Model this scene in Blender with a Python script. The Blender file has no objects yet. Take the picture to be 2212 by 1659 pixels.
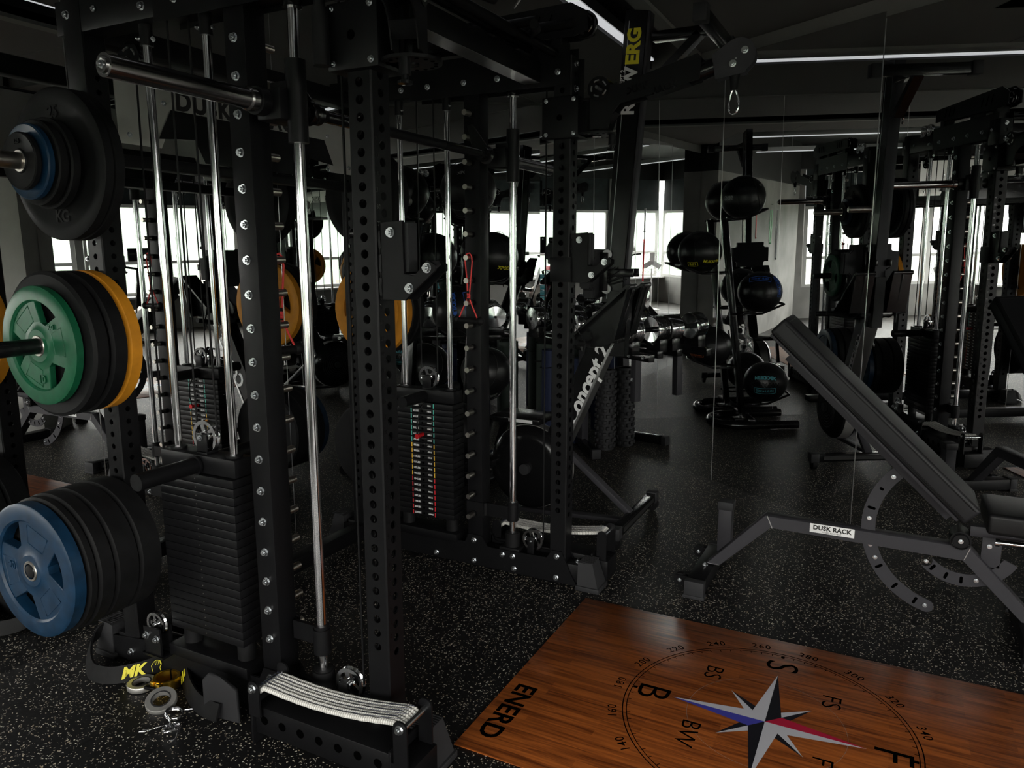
import bpy, bmesh, math, random
from math import pi, sin, cos, radians, sqrt, atan2
from mathutils import Vector, Matrix, Quaternion
random.seed(7)
SC = bpy.context.scene
COL = SC.collection

# ------------------------------------------------------------------ camera, world, exposure
cam_d = bpy.data.cameras.new('camera')
cam = bpy.data.objects.new('camera', cam_d); COL.objects.link(cam)
cam_d.sensor_fit = 'HORIZONTAL'; cam_d.sensor_width = 36.0
cam_d.lens = 36.0 * 1612.0 / 2212.0
cam_d.clip_start = 0.02; cam_d.clip_end = 2000
cam.location = (0, 0, 1.45)
cam.rotation_euler = (radians(80.0), 0, radians(27.0))
SC.camera = cam

SKY = 16.0
w = bpy.data.worlds.new('sky'); SC.world = w; w.use_nodes = True
bg = w.node_tree.nodes['Background']
bg.inputs[0].default_value = (1.0, 0.965, 0.925, 1); bg.inputs[1].default_value = SKY

SC.view_settings.view_transform = 'Standard'
SC.view_settings.look = 'None'
SC.view_settings.exposure = 0.0
SC.view_settings.gamma = 1.0
SC.view_settings.use_curve_mapping = False
SC.cycles.max_bounces = 14; SC.cycles.glossy_bounces = 10; SC.cycles.diffuse_bounces = 4
SC.cycles.use_denoising = True
SC.cycles.sample_clamp_indirect = 6.0
SC.cycles.caustics_reflective = True

# ------------------------------------------------------------------ materials
def mat(name, col=(0.5, 0.5, 0.5), rough=0.5, metal=0.0, spec=0.5, coat=0.0, emis=None, bump=None, mottled=None):
    m = bpy.data.materials.new(name); m.use_nodes = True
    nt = m.node_tree; b = nt.nodes['Principled BSDF']
    b.inputs['Base Color'].default_value = (*col, 1); b.inputs['Roughness'].default_value = rough
    b.inputs['Metallic'].default_value = metal
    b.inputs['Specular IOR Level'].default_value = spec
    b.inputs['Coat Weight'].default_value = coat
    if emis:
        b.inputs['Emission Color'].default_value = (*emis[0], 1); b.inputs['Emission Strength'].default_value = emis[1]
    if mottled or bump:
        tc = nt.nodes.new('ShaderNodeTexCoord')
        n = nt.nodes.new('ShaderNodeTexNoise'); n.inputs['Scale'].default_value = (mottled or bump)[0]
        n.inputs['Detail'].default_value = 6
        nt.links.new(tc.outputs['Object'], n.inputs['Vector'])
        if mottled:
            r = nt.nodes.new('ShaderNodeValToRGB')
            r.color_ramp.elements[0].position = 0.3; r.color_ramp.elements[1].position = 0.7
            k = mottled[1]
            r.color_ramp.elements[0].color = (*[c * (1 - k) for c in col], 1)
            r.color_ramp.elements[1].color = (*[min(1, c * (1 + k)) for c in col], 1)
            nt.links.new(n.outputs['Fac'], r.inputs['Fac']); nt.links.new(r.outputs['Color'], b.inputs['Base Color'])
        if bump:
            bp = nt.nodes.new('ShaderNodeBump'); bp.inputs['Strength'].default_value = bump[1]; bp.inputs['Distance'].default_value = 0.002
            nt.links.new(n.outputs['Fac'], bp.inputs['Height']); nt.links.new(bp.outputs['Normal'], b.inputs['Normal'])
    return m

M = {}
M['black'] = mat('black_powder_coat', (0.0048, 0.0048, 0.0055), 0.44, spec=0.17, bump=(900, 0.08))
M['gloss'] = mat('gloss_black_paint', (0.006, 0.006, 0.0065), 0.2, spec=0.4)
M['charcoal'] = mat('charcoal_powder_coat', (0.036, 0.035, 0.040), 0.5, spec=0.22, bump=(900, 0.08))
M['rubber'] = mat('black_rubber', (0.0055, 0.0055, 0.006), 0.6, spec=0.18, mottled=(30, 0.3))
M['rubber_grey'] = mat('grey_rubber', (0.024, 0.024, 0.026), 0.6, spec=0.25)
M['void'] = mat('deep_hole', (0.0008, 0.0008, 0.0008), 0.9, spec=0.0)
M['sleeve'] = mat('satin_steel_sleeve', (0.36, 0.35, 0.35), 0.2, 1.0)
M['chrome'] = mat('polished_chrome', (0.82, 0.82, 0.84), 0.12, 1.0)
M['zinc'] = mat('zinc_bolt', (0.6, 0.62, 0.64), 0.25, 1.0)
M['steel'] = mat('brushed_steel', (0.5, 0.47, 0.43), 0.3, 1.0)
M['silver'] = mat('silver_panel', (0.5, 0.49, 0.47), 0.35, 0.7)
M['green'] = mat('green_rubber', (0.005, 0.085, 0.036), 0.45, spec=0.35, mottled=(25, 0.2))
M['blue'] = mat('blue_rubber', (0.003, 0.023, 0.055), 0.45, spec=0.35, mottled=(25, 0.3))
M['yellow'] = mat('amber_rubber', (0.56, 0.22, 0.012), 0.5, spec=0.3, mottled=(25, 0.12))
M['red'] = mat('red_anodised', (0.55, 0.01, 0.015), 0.3, 0.4)
M['redcord'] = mat('red_cord', (0.75, 0.05, 0.05), 0.6)
M['gold'] = mat('gold_anodised', (0.8, 0.5, 0.06), 0.28, 1.0)
M['vinyl'] = mat('black_vinyl', (0.006, 0.006, 0.0065), 0.42, spec=0.25, bump=(160, 0.12))
M['vinyl_grey'] = mat('grey_vinyl', (0.012, 0.012, 0.0135), 0.48, spec=0.22, bump=(160, 0.12))
M['ballskin'] = mat('ball_vinyl', (0.007, 0.007, 0.0075), 0.36, spec=0.4, bump=(60, 0.2))
M['white'] = mat('white_print', (0.75, 0.75, 0.75), 0.6)
M['white_plastic'] = mat('white_plastic', (0.7, 0.7, 0.7), 0.4)
M['greyprint'] = mat('grey_print', (0.3, 0.3, 0.3), 0.5)
M['darkprint'] = mat('dark_print', (0.012, 0.012, 0.012), 0.5)
M['yellowprint'] = mat('yellow_print', (0.7, 0.62, 0.02), 0.5)
M['blueprint'] = mat('blue_print', (0.02, 0.1, 0.45), 0.5)
M['cyanprint'] = mat('cyan_print', (0.15, 0.55, 0.65), 0.5)
M['orangeprint'] = mat('orange_print', (0.5, 0.12, 0.03), 0.5)
M['teal_mark'] = mat('teal_marker', (0.08, 0.5, 0.4), 0.5)
M['amber_mark'] = mat('amber_marker', (0.85, 0.5, 0.04), 0.5)
M['red_mark'] = mat('red_marker', (0.65, 0.02, 0.03), 0.5)
M['starblue'] = mat('star_blue', (0.06, 0.06, 0.42), 0.35)
M['starred'] = mat('star_red', (0.5, 0.01, 0.05), 0.35)
M['starwhite'] = mat('star_white', (0.6, 0.6, 0.66), 0.35)
M['starblack'] = mat('star_black', (0.01, 0.01, 0.015), 0.35)
M['olive_mat'] = mat('dark_green_mat', (0.035, 0.05, 0.04), 0.7)
M['blue_mat'] = mat('navy_mat', (0.008, 0.016, 0.055), 0.7)
M['concrete'] = mat('concrete_wall_paint', (0.30, 0.295, 0.28), 0.7, mottled=(2.2, 0.28))
M['wallgrey'] = mat('grey_wall_paint', (0.16, 0.16, 0.15), 0.7, mottled=(3, 0.1))
M['ceil'] = mat('dark_ceiling_paint', (0.085, 0.082, 0.078), 0.8)
M['ceilband'] = mat('grey_ceiling_band', (0.15, 0.15, 0.14), 0.7)
M['blackceil'] = mat('black_foam', (0.006, 0.006, 0.006), 0.6, bump=(14, 1.0))
M['blind'] = mat('black_blind', (0.012, 0.02, 0.022), 0.7, mottled=(6, 0.5))
M['led'] = mat('led_diffuser', (0.8, 0.8, 0.8), 0.4, emis=((0.95, 0.97, 1.0), 0.55))
M['alu'] = mat('aluminium', (0.55, 0.55, 0.55), 0.3, 1.0)
M['frame_white'] = mat('window_frame_paint', (0.55, 0.55, 0.53), 0.5)
M['green_band'] = mat('green_band_rubber', (0.03, 0.3, 0.08), 0.6)
M['red_led'] = mat('red_display', (0.3, 0.01, 0.01), 0.4, emis=((1, 0.05, 0.05), 1.2))
M['green_led'] = mat('green_display', (0.01, 0.3, 0.05), 0.4, emis=((0.05, 1, 0.3), 1.2))
M['teal'] = mat('teal_plastic', (0.02, 0.25, 0.3), 0.4)
M['redpad'] = mat('red_padding', (0.45, 0.02, 0.03), 0.45)
M['facade'] = mat('pale_facade', (0.22, 0.205, 0.18), 0.8)
M['townground'] = mat('town_ground', (0.10, 0.115, 0.095), 0.9, mottled=(0.05, 0.3))
M['facade_win'] = mat('facade_window_glass', (0.07, 0.085, 0.09), 0.5)
M['hill'] = mat('hillside_trees', (0.125, 0.165, 0.125), 0.9, mottled=(0.08, 0.3))
M['skin'] = mat('skin', (0.45, 0.25, 0.17), 0.6)

def mk_mirror():
    m = mat('mirror_glass', (0.85, 0.862, 0.86), 0.0, 1.0); return m
M['mirror'] = mk_mirror()

def mk_rubber_floor():
    m = bpy.data.materials.new('speckled_rubber_tiles'); m.use_nodes = True; nt = m.node_tree; L = nt.links.new
    b = nt.nodes['Principled BSDF']; b.inputs['Roughness'].default_value = 0.5; b.inputs['Specular IOR Level'].default_value = 0.35
    tc = nt.nodes.new('ShaderNodeTexCoord')
    n = nt.nodes.new('ShaderNodeTexNoise'); n.inputs['Scale'].default_value = 130; n.inputs['Detail'].default_value = 2
    L(tc.outputs['Object'], n.inputs['Vector'])
    mx = nt.nodes.new('ShaderNodeMix'); mx.data_type = 'VECTOR'; mx.inputs[0].default_value = 0.012
    L(tc.outputs['Object'], mx.inputs[4]); L(n.outputs['Color'], mx.inputs[5])
    v = nt.nodes.new('ShaderNodeTexVoronoi'); v.inputs['Scale'].default_value = 185; v.feature = 'F1'
    L(mx.outputs[1], v.inputs['Vector'])
    sp = nt.nodes.new('ShaderNodeSeparateColor'); L(v.outputs['Color'], sp.inputs[0])
    big = nt.nodes.new('ShaderNodeTexNoise'); big.inputs['Scale'].default_value = 3.0; L(tc.outputs['Object'], big.inputs['Vector'])
    th = nt.nodes.new('ShaderNodeMapRange'); th.inputs[1].default_value = 0.3; th.inputs[2].default_value = 0.7
    th.inputs[3].default_value = 0.86; th.inputs[4].default_value = 0.78; L(big.outputs['Fac'], th.inputs[0])
    g = nt.nodes.new('ShaderNodeMath'); g.operation = 'GREATER_THAN'; L(sp.outputs[0], g.inputs[0]); L(th.outputs[0], g.inputs[1])
    d = nt.nodes.new('ShaderNodeMath'); d.operation = 'LESS_THAN'; L(v.outputs['Distance'], d.inputs[0]); d.inputs[1].default_value = 0.42
    gd = nt.nodes.new('ShaderNodeMath'); gd.operation = 'MULTIPLY'; L(g.outputs[0], gd.inputs[0]); L(d.outputs[0], gd.inputs[1])
    fl = nt.nodes.new('ShaderNodeValToRGB'); L(sp.outputs[1], fl.inputs['Fac'])
    fl.color_ramp.elements[0].color = (0.48, 0.38, 0.25, 1); fl.color_ramp.elements[1].color = (0.85, 0.80, 0.70, 1)
    cm = nt.nodes.new('ShaderNodeMix'); cm.data_type = 'RGBA'; L(gd.outputs[0], cm.inputs[0])
    cm.inputs[6].default_value = (0.0065, 0.0065, 0.007, 1); L(fl.outputs['Color'], cm.inputs[7])
    # tile seams: 1 m tiles
    sx = nt.nodes.new('ShaderNodeSeparateXYZ'); L(tc.outputs['Object'], sx.inputs[0])
    prev = None
    for ax, off in ((0, 0.06), (1, 0.2)):
        a = nt.nodes.new('ShaderNodeMath'); a.operation = 'ADD'; L(sx.outputs[ax], a.inputs[0]); a.inputs[1].default_value = 50 + off
        f = nt.nodes.new('ShaderNodeMath'); f.operation = 'FRACT'; L(a.outputs[0], f.inputs[0])
        lt = nt.nodes.new('ShaderNodeMath'); lt.operation = 'LESS_THAN'; L(f.outputs[0], lt.inputs[0]); lt.inputs[1].default_value = 0.004
        if prev is None: prev = lt
        else:
            mxx = nt.nodes.new('ShaderNodeMath'); mxx.operation = 'MAXIMUM'; L(prev.outputs[0], mxx.inputs[0]); L(lt.outputs[0], mxx.inputs[1]); prev = mxx
    cs = nt.nodes.new('ShaderNodeMix'); cs.data_type = 'RGBA'; L(prev.outputs[0], cs.inputs[0]); L(cm.outputs[2], cs.inputs[6]); cs.inputs[7].default_value = (0.002, 0.002, 0.002, 1)
    L(cs.outputs[2], b.inputs['Base Color'])
    bp = nt.nodes.new('ShaderNodeBump'); bp.inputs['Strength'].default_value = 0.25; bp.inputs['Distance'].default_value = 0.001
    L(n.outputs['Fac'], bp.inputs['Height']); L(bp.outputs['Normal'], b.inputs['Normal'])
    return m
M['floor'] = mk_rubber_floor()

def mk_wood():
    m = bpy.data.materials.new('teak_strip_wood'); m.use_nodes = True; nt = m.node_tree; L = nt.links.new
    b = nt.nodes['Principled BSDF']; b.inputs['Roughness'].default_value = 0.3; b.inputs['Specular IOR Level'].default_value = 0.4
    tc = nt.nodes.new('ShaderNodeTexCoord')
    br = nt.nodes.new('ShaderNodeTexBrick'); L(tc.outputs['Object'], br.inputs['Vector'])
    br.inputs['Scale'].default_value = 1.0; br.inputs['Brick Width'].default_value = 0.34; br.inputs['Row Height'].default_value = 0.026
    br.inputs['Mortar Size'].default_value = 0.0; br.offset = 0.37; br.offset_frequency = 2
    br.inputs['Color1'].default_value = (0, 0, 0, 1); br.inputs['Color2'].default_value = (1, 1, 1, 1); br.inputs['Bias'].default_value = 0
    mp = nt.nodes.new('ShaderNodeMapping'); mp.inputs['Scale'].default_value = (3.0, 60, 1); L(tc.outputs['Object'], mp.inputs['Vector'])
    n = nt.nodes.new('ShaderNodeTexNoise'); n.inputs['Scale'].default_value = 1.6; n.inputs['Detail'].default_value = 8; n.inputs['Distortion'].default_value = 0.6
    L(mp.outputs[0], n.inputs['Vector'])
    r = nt.nodes.new('ShaderNodeValToRGB')
    r.color_ramp.elements[0].position = 0.3; r.color_ramp.elements[0].color = (0.13, 0.030, 0.007, 1)
    r.color_ramp.elements[1].position = 0.72; r.color_ramp.elements[1].color = (0.46, 0.125, 0.024, 1)
    ad = nt.nodes.new('ShaderNodeMath'); ad.operation = 'MULTIPLY_ADD'; L(br.outputs['Color'], ad.inputs[0]); ad.inputs[1].default_value = 0.22
    sb = nt.nodes.new('ShaderNodeMath'); sb.operation = 'SUBTRACT'; L(n.outputs['Fac'], sb.inputs[0]); sb.inputs[1].default_value = 0.08
    L(sb.outputs[0], ad.inputs[2]); L(ad.outputs[0], r.inputs['Fac']); L(r.outputs['Color'], b.inputs['Base Color'])
    return m
M['wood'] = mk_wood()

def mk_webbing():
    m = bpy.data.materials.new('white_woven_webbing'); m.use_nodes = True; nt = m.node_tree; L = nt.links.new
    b = nt.nodes['Principled BSDF']; b.inputs['Roughness'].default_value = 0.8
    tc = nt.nodes.new('ShaderNodeTexCoord')
    wv = nt.nodes.new('ShaderNodeTexWave'); wv.wave_type = 'BANDS'; wv.bands_direction = 'X'; wv.inputs['Scale'].default_value = 42; wv.inputs['Distortion'].default_value = 1.0
    L(tc.outputs['Object'], wv.inputs['Vector'])
    r = nt.nodes.new('ShaderNodeValToRGB'); r.color_ramp.elements[0].color = (0.55, 0.53, 0.49, 1); r.color_ramp.elements[1].color = (0.85, 0.84, 0.80, 1)
    L(wv.outputs['Fac'], r.inputs['Fac']); L(r.outputs['Color'], b.inputs['Base Color'])
    bp = nt.nodes.new('ShaderNodeBump'); bp.inputs['Strength'].default_value = 0.6; bp.inputs['Distance'].default_value = 0.003
    L(wv.outputs['Fac'], bp.inputs['Height']); L(bp.outputs['Normal'], b.inputs['Normal'])
    return m
M['webbing'] = mk_webbing()

# ------------------------------------------------------------------ mesh builder
V = Vector
def wloc(o):
    p = V((0, 0, 0))
    while o is not None:
        p += o.location; o = o.parent
    return p

class MB:
    def __init__(s): s.bm = bmesh.new()
    def _add(s, vs, fs, smooth=False):
        bv = [s.bm.verts.new(v) for v in vs]
        for f in fs:
            try:
                nf = s.bm.faces.new([bv[i] for i in f]); nf.smooth = smooth
            except ValueError: pass
        return s
    def box(s, c, size, rot=None, bev=0.0):
        m = Matrix.Translation(V(c)) @ ((rot.to_4x4() if rot else Matrix.Identity(4))) @ Matrix.Diagonal((*size, 1))
        r = bmesh.ops.create_cube(s.bm, size=1.0, matrix=m)
        if bev > 0:
            vs = set(r['verts']); es = [e for e in s.bm.edges if e.verts[0] in vs and e.verts[1] in vs]
            bmesh.ops.bevel(s.bm, geom=es, offset=bev, segments=2, affect='EDGES', profile=0.5)
        return s
    def bx(s, x0, x1, y0, y1, z0, z1, bev=0.0):
        return s.box(((x0 + x1) / 2, (y0 + y1) / 2, (z0 + z1) / 2), (abs(x1 - x0), abs(y1 - y0), abs(z1 - z0)), None, bev)
    def beam(s, p0, p1, wd, h, up=(0, 0, 1), bev=0.0):
        p0 = V(p0); p1 = V(p1); d = (p1 - p0); L = d.length; x = d.normalized(); u = V(up)
        y = u.cross(x)
        if y.length < 1e-5: y = V((0, 1, 0)).cross(x)
        y.normalize(); z = x.cross(y)
        return s.box((p0 + p1) / 2, (L, wd, h), Matrix((x, y, z)).transposed(), bev)
    def cyl(s, p0, p1, r, seg=20, r2=None, caps=True, smooth=True):
        p0 = V(p0); p1 = V(p1); r2 = r if r2 is None else r2
        d = (p1 - p0).normalized(); q = d.to_track_quat('Z', 'Y')
        vs = []
        for p, rr in ((p0, r), (p1, r2)):
            for i in range(seg):
                a = 2 * pi * i / seg; vs.append(p + q @ V((rr * cos(a), rr * sin(a), 0)))
        fs = [(i, (i + 1) % seg, seg + (i + 1) % seg, seg + i) for i in range(seg)]
        s._add(vs, fs, smooth)
        if caps:
            for k, rev in ((0, True), (seg, False)):
                idx = [vs[k + i] for i in range(seg)]
                if rev: idx.reverse()
                s._add(idx, [tuple(range(seg))])
        return s
    def lathe(s, prof, p0, axis, seg=40, smooth=True):
        """prof: list of (radius, distance along axis)"""
        p0 = V(p0); q = V(axis).normalized().to_track_quat('Z', 'Y'); n = len(prof); vs = []
        for i in range(seg):
            a = 2 * pi * i / seg
            for r, h in prof: vs.append(p0 + q @ V((r * cos(a), r * sin(a), h)))
        fs = []
        for i in range(seg):
            j = (i + 1) % seg
            for k in range(n - 1): fs.append((i * n + k, j * n + k, j * n + k + 1, i * n + k + 1))
        return s._add(vs, fs, smooth)
    def tube(s, pts, r, seg=10, closed=False, smooth=True):
        pts = [V(p) for p in pts]; n = len(pts); rings = []; prev = None
        for i, p in enumerate(pts):
            if closed: t = pts[(i + 1) % n] - pts[i - 1]
            else: t = pts[min(i + 1, n - 1)] - pts[max(i - 1, 0)]
            t.normalize()
            if prev is None:
                u = V((0, 0, 1)) if abs(t.z) < 0.9 else V((1, 0, 0)); u = (u - t * u.dot(t)).normalized()
            else: u = (prev - t * prev.dot(t)).normalized()
            prev = u; v = t.cross(u); rr = r[i] if isinstance(r, (list, tuple)) else r
            rings.append([p + (u * cos(2 * pi * k / seg) + v * sin(2 * pi * k / seg)) * rr for k in range(seg)])
        vs = [q for ring in rings for q in ring]; fs = []
        for i in range(n if closed else n - 1):
            j = (i + 1) % n
            for k in range(seg):
                l = (k + 1) % seg; fs.append((i * seg + k, i * seg + l, j * seg + l, j * seg + k))
        s._add(vs, fs, smooth)
        if not closed:
            s._add(list(reversed(rings[0])), [tuple(range(seg))]); s._add(rings[-1], [tuple(range(seg))])
        return s
    def prism(s, pts2, f, t, bev=0.0):
        """pts2: 2D outline; f(u,v,w)->3D ; w in 0..t"""
        n = len(pts2)
        a = [V(f(u, v, 0)) for u, v in pts2]; b = [V(f(u, v, t)) for u, v in pts2]
        bv = [s.bm.verts.new(v) for v in a + b]
        fs = [s.bm.faces.new([bv[i] for i in range(n)]), s.bm.faces.new([bv[n + i] for i in reversed(range(n))])]
        for i in range(n):
            j = (i + 1) % n; fs.append(s.bm.faces.new([bv[i], bv[n + i], bv[n + j], bv[j]]))
        if bev > 0:
            es = {e for fc in fs for e in fc.edges}
            bmesh.ops.bevel(s.bm, geom=list(es), offset=bev, segments=1, affect='EDGES')
        bmesh.ops.recalc_face_normals(s.bm, faces=[fc for fc in s.bm.faces])
        return s
    def sphere(s, c, r, seg=32, rings=20, scale=(1, 1, 1)):
        m = Matrix.Translation(V(c)) @ Matrix.Diagonal((*scale, 1))
        rr = bmesh.ops.create_uvsphere(s.bm, u_segments=seg, v_segments=rings, radius=r, matrix=m)
        for v in rr['verts']:
            for fc in v.link_faces: fc.smooth = True
        return s
    def holed(s, x0, x1, y0, y1, z0, z1, holes, r=0.0118, ch=0.004, wall=0.004):
        """square tube standing up; holes = {'-y':[z..], '+x':[...], ...}; chamfered corners"""
        faces = {'-y': (V((x0 + ch, y0, 0)), V((x1 - ch, y0, 0)), V((0, 1, 0))),
                 '+x': (V((x1, y0 + ch, 0)), V((x1, y1 - ch, 0)), V((-1, 0, 0))),
                 '+y': (V((x1 - ch, y1, 0)), V((x0 + ch, y1, 0)), V((0, -1, 0))),
                 '-x': (V((x0, y1 - ch, 0)), V((x0, y0 + ch, 0)), V((1, 0, 0)))}
        order = ['-y', '+x', '+y', '-x']
        for k, nm in enumerate(order):
            a, b, inn = faces[nm]; nx = faces[order[(k + 1) % 4]][0]
            s._add([b + V((0, 0, z0)), nx + V((0, 0, z0)), nx + V((0, 0, z1)), b + V((0, 0, z1))], [(0, 1, 2, 3)])
            zs = sorted(z for z in holes.get(nm, []) if z0 + r < z < z1 - r); cuts = [z0]; cells = []
            mid = (a + b) / 2; W = (b - a).length; ux = (b - a).normalized(); hw = W / 2
            lo = z0
            for i, z in enumerate(zs):
                bot = max(lo, z - 0.02); top = min(z1, z + 0.02)
                if bot - lo > 1e-4: s._add([a + V((0, 0, lo)), b + V((0, 0, lo)), b + V((0, 0, bot)), a + V((0, 0, bot))], [(0, 1, 2, 3)])
                S = 20; inner = []; outer = []; back = []
                for q in range(S):
                    an = 2 * pi * (q + 0.5) / S; cx, cz = cos(an), sin(an)
                    inner.append(mid + ux * (r * cx) + V((0, 0, z + r * cz)))
                    back.append(inner[-1] + inn * wall)
                    th = top - z if cz > 0 else z - bot
                    kx = hw / abs(cx) if abs(cx) > 1e-6 else 1e9; kz = th / abs(cz) if abs(cz) > 1e-6 else 1e9
                    kk = min(kx, kz); outer.append(mid + ux * (kk * cx) + V((0, 0, z + kk * cz)))
                # corners
                s._add(inner + outer + back, [(q, (q + 1) % S, S + (q + 1) % S, S + q) for q in range(S)] + [(q, 2 * S + q, 2 * S + (q + 1) % S, (q + 1) % S) for q in range(S)])
                for sx, sz in ((1, 1), (-1, 1), (-1, -1), (1, -1)):
                    cor = mid + ux * (hw * sx) + V((0, 0, (top if sz > 0 else bot)))
                    for q in range(S):
                        p, p2 = outer[q], outer[(q + 1) % S]
                        dz = (top if sz > 0 else bot)
                        on_side = lambda P: abs((P - mid).dot(ux) - hw * sx) < 1e-5
                        on_top = lambda P: abs(P.z - dz) < 1e-5
                        if (on_side(p) and on_top(p2)) or (on_side(p2) and on_top(p)):
                            if not (on_side(p) and on_top(p)) and not (on_side(p2) and on_top(p2)): s._add([p, p2, cor], [(0, 1, 2)])
                lo = top
            if z1 - lo > 1e-4: s._add([a + V((0, 0, lo)), b + V((0, 0, lo)), b + V((0, 0, z1)), a + V((0, 0, z1))], [(0, 1, 2, 3)])
        # inner lining so a hole looks into dark steel
        i = wall + 0.001
        s._add([V((x0 + i, y0 + i, z0)), V((x1 - i, y0 + i, z0)), V((x1 - i, y1 - i, z0)), V((x0 + i, y1 - i, z0)), V((x0 + i, y0 + i, z1)), V((x1 - i, y0 + i, z1)), V((x1 - i, y1 - i, z1)), V((x0 + i, y1 - i, z1))],
               [(3, 2, 1, 0), (4, 5, 6, 7)])
        s._add([V((x0, y0, z1)), V((x1, y0, z1)), V((x1, y1, z1)), V((x0, y1, z1))], [(0, 1, 2, 3)])
        return s
    def build(s, name, m, parent=None, smooth_angle=None):
        o0 = wloc(parent) if parent is not None else V((0, 0, 0))
        if o0.length > 0: bmesh.ops.translate(s.bm, verts=s.bm.verts, vec=-o0)
        me = bpy.data.meshes.new(name); s.bm.to_mesh(me); s.bm.free(); me.set_sharp_from_angle(angle=radians(38)); me.materials.append(M[m] if isinstance(m, str) else m)
        o = bpy.data.objects.new(name, me); COL.objects.link(o)
        if parent is not None: o.parent = parent
        return o

def tag(o, label=None, cat=None, group=None, kind=None):
    if label: o['label'] = label
    if cat: o['category'] = cat
    if group: o['group'] = group
    if kind: o['kind'] = kind
    return o
def thing(name, loc, label, cat, group=None, kind=None):
    o = bpy.data.objects.new(name, None); o.empty_display_size = 0.1; COL.objects.link(o); o.location = loc
    return tag(o, label, cat, group, kind)
def kids(o): return [c for c in COL.objects if c.parent == o]
def dup(o, parent=None, loc=None, label=None, rot=None):
    c = o.copy(); COL.objects.link(c); c.parent = parent
    if loc is not None: c.location = loc
    if rot is not None: c.rotation_euler = rot
    if label: c['label'] = label
    for ch in o.children: dup(ch, c)
    return c
def text_mesh(txt, size, mname, o, xd, yd, parent, name='lettering', bold=0.0, shear=0.0, spacing=1.0, thick=0.0006, align='CENTER', label=None):
    cu = bpy.data.curves.new('txt', 'FONT'); cu.body = txt; cu.size = size; cu.offset = bold; cu.shear = shear
    cu.align_x = align; cu.align_y = 'CENTER'; cu.extrude = thick; cu.space_character = spacing; cu.resolution_u = 3
    ob = bpy.data.objects.new('txt', cu); COL.objects.link(ob)
    dg = bpy.context.evaluated_depsgraph_get(); dg.update()
    me = bpy.data.meshes.new_from_object(ob.evaluated_get(dg)); bpy.data.objects.remove(ob)
    X = V(xd).normalized(); Y = V(yd).normalized(); Z = X.cross(Y)
    base = wloc(parent) if parent is not None else V((0, 0, 0))
    mt = Matrix.Translation(V(o) - base) @ Matrix((X, Y, Z)).transposed().to_4x4()
    me.transform(mt); me.name = name; me.materials.clear(); me.materials.append(M[mname])
    q = bpy.data.objects.new(name, me); COL.objects.link(q); q.parent = parent
    if label: q['label'] = label
    return q
def arc(c, r, a0, a1, n, f):
    return [f(c[0] + r * cos(radians(a0 + (a1 - a0) * i / n)), c[1] + r * sin(radians(a0 + (a1 - a0) * i / n))) for i in range(n + 1)]

# shared bolt meshes (axis +Z)
def bolt_mesh(r=0.0105, h=0.008, washer=True):
    b = MB()
    if washer: b.cyl((0, 0, 0), (0, 0, 0.0022), r * 1.25, 16)
    b.cyl((0, 0, 0.0022), (0, 0, 0.0022 + h), r, 6, smooth=False)
    b.cyl((0, 0, 0.0022 + h), (0, 0, 0.0022 + h * 1.6), r * 0.5, 10)
    o = b.build('bolt', 'zinc'); me = o.data; bpy.data.objects.remove(o); return me
BOLT = bolt_mesh(); BOLT_S = bolt_mesh(0.007, 0.005)
def bolt(parent, p, axis, me=None, name='bolt'):
    o = bpy.data.objects.new(name, me or BOLT); COL.objects.link(o); o.parent = parent
    o.location = V(p) - wloc(parent); o.rotation_mode = 'QUATERNION'; o.rotation_quaternion = V(axis).to_track_quat('Z', 'Y')
    return o

# ------------------------------------------------------------------ room shell
TX, TY = 0.849, -0.528            # direction along the front mirror wall
CORN = V((-2.67, 5.786, 0))       # corner of the two mirror walls
def m1(s_, z, off=0.0):
    e = 0.0169 * z + off
    return V((CORN.x + TX * s_ - 0.528 * e, CORN.y + TY * s_ - 0.849 * e, z))
CEIL = 2.64
FX1, FY0 = 4.6, -2.4
def struct(o, label=None):
    o['kind'] = 'structure'
    if label: o['label'] = label
    return o
YE = (3.5026 - 0.528 * FX1) / 0.849
b = MB(); b.prism([(-2.72, FY0 - .1), (FX1 + .1, FY0 - .1), (FX1 + .1, YE), (-2.72, 5.86)], lambda u, v, t: (u, v, -t), 0.08)
struct(b.build('floor', 'floor'), 'black speckled rubber tile floor')
# ceiling pieces
b = MB()
b.bx(-2.72, -1.54, FY0, 5.9, CEIL, CEIL + .05); b.bx(-1.16, -0.42, FY0, 5.4, CEIL, CEIL + .05); b.bx(-0.42, 0.6, 3.5, 5.4, CEIL, CEIL + .05)
b.bx(-2.72, FX1 + .1, FY0 - .1, 5.9, 3.05, 3.1)
struct(b.build('ceiling', 'ceil'), 'dark grey painted ceiling')
b = MB(); b.bx(-0.43, -0.42, FY0, 3.5, CEIL, 3.05); b.bx(-0.42, 0.6, 3.49, 3.5, CEIL, 3.05); b.bx(.6, .61, 3.49, 5.4, CEIL, 3.05); b.bx(-1.55, -1.54, FY0, 5.4, CEIL, 3.05); b.bx(-1.24, -1.23, FY0, 5.4, CEIL, 3.05)
b.bx(-0.42, FX1, FY0, 4.6, 3.04, 3.05); b.bx(-1.54, -1.24, FY0, 5.4, 2.78, 2.79)
struct(b.build('ceiling', 'blackceil'), 'open black recess above the ceiling panels')
b = MB(); b.bx(-1.24, -1.16, FY0, 5.4, CEIL - .02, CEIL + .04)
struct(b.build('trim_1', 'ceilband'), 'grey edge band along the ceiling slot')
for i, y in enumerate((2.95, 1.95, 0.95)):
    b = MB(); b.bx(-1.16, -0.42, y, y + .006, CEIL - .001, CEIL); struct(b.build('trim_2', 'blackceil'), 'joint line between ceiling panels')
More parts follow.
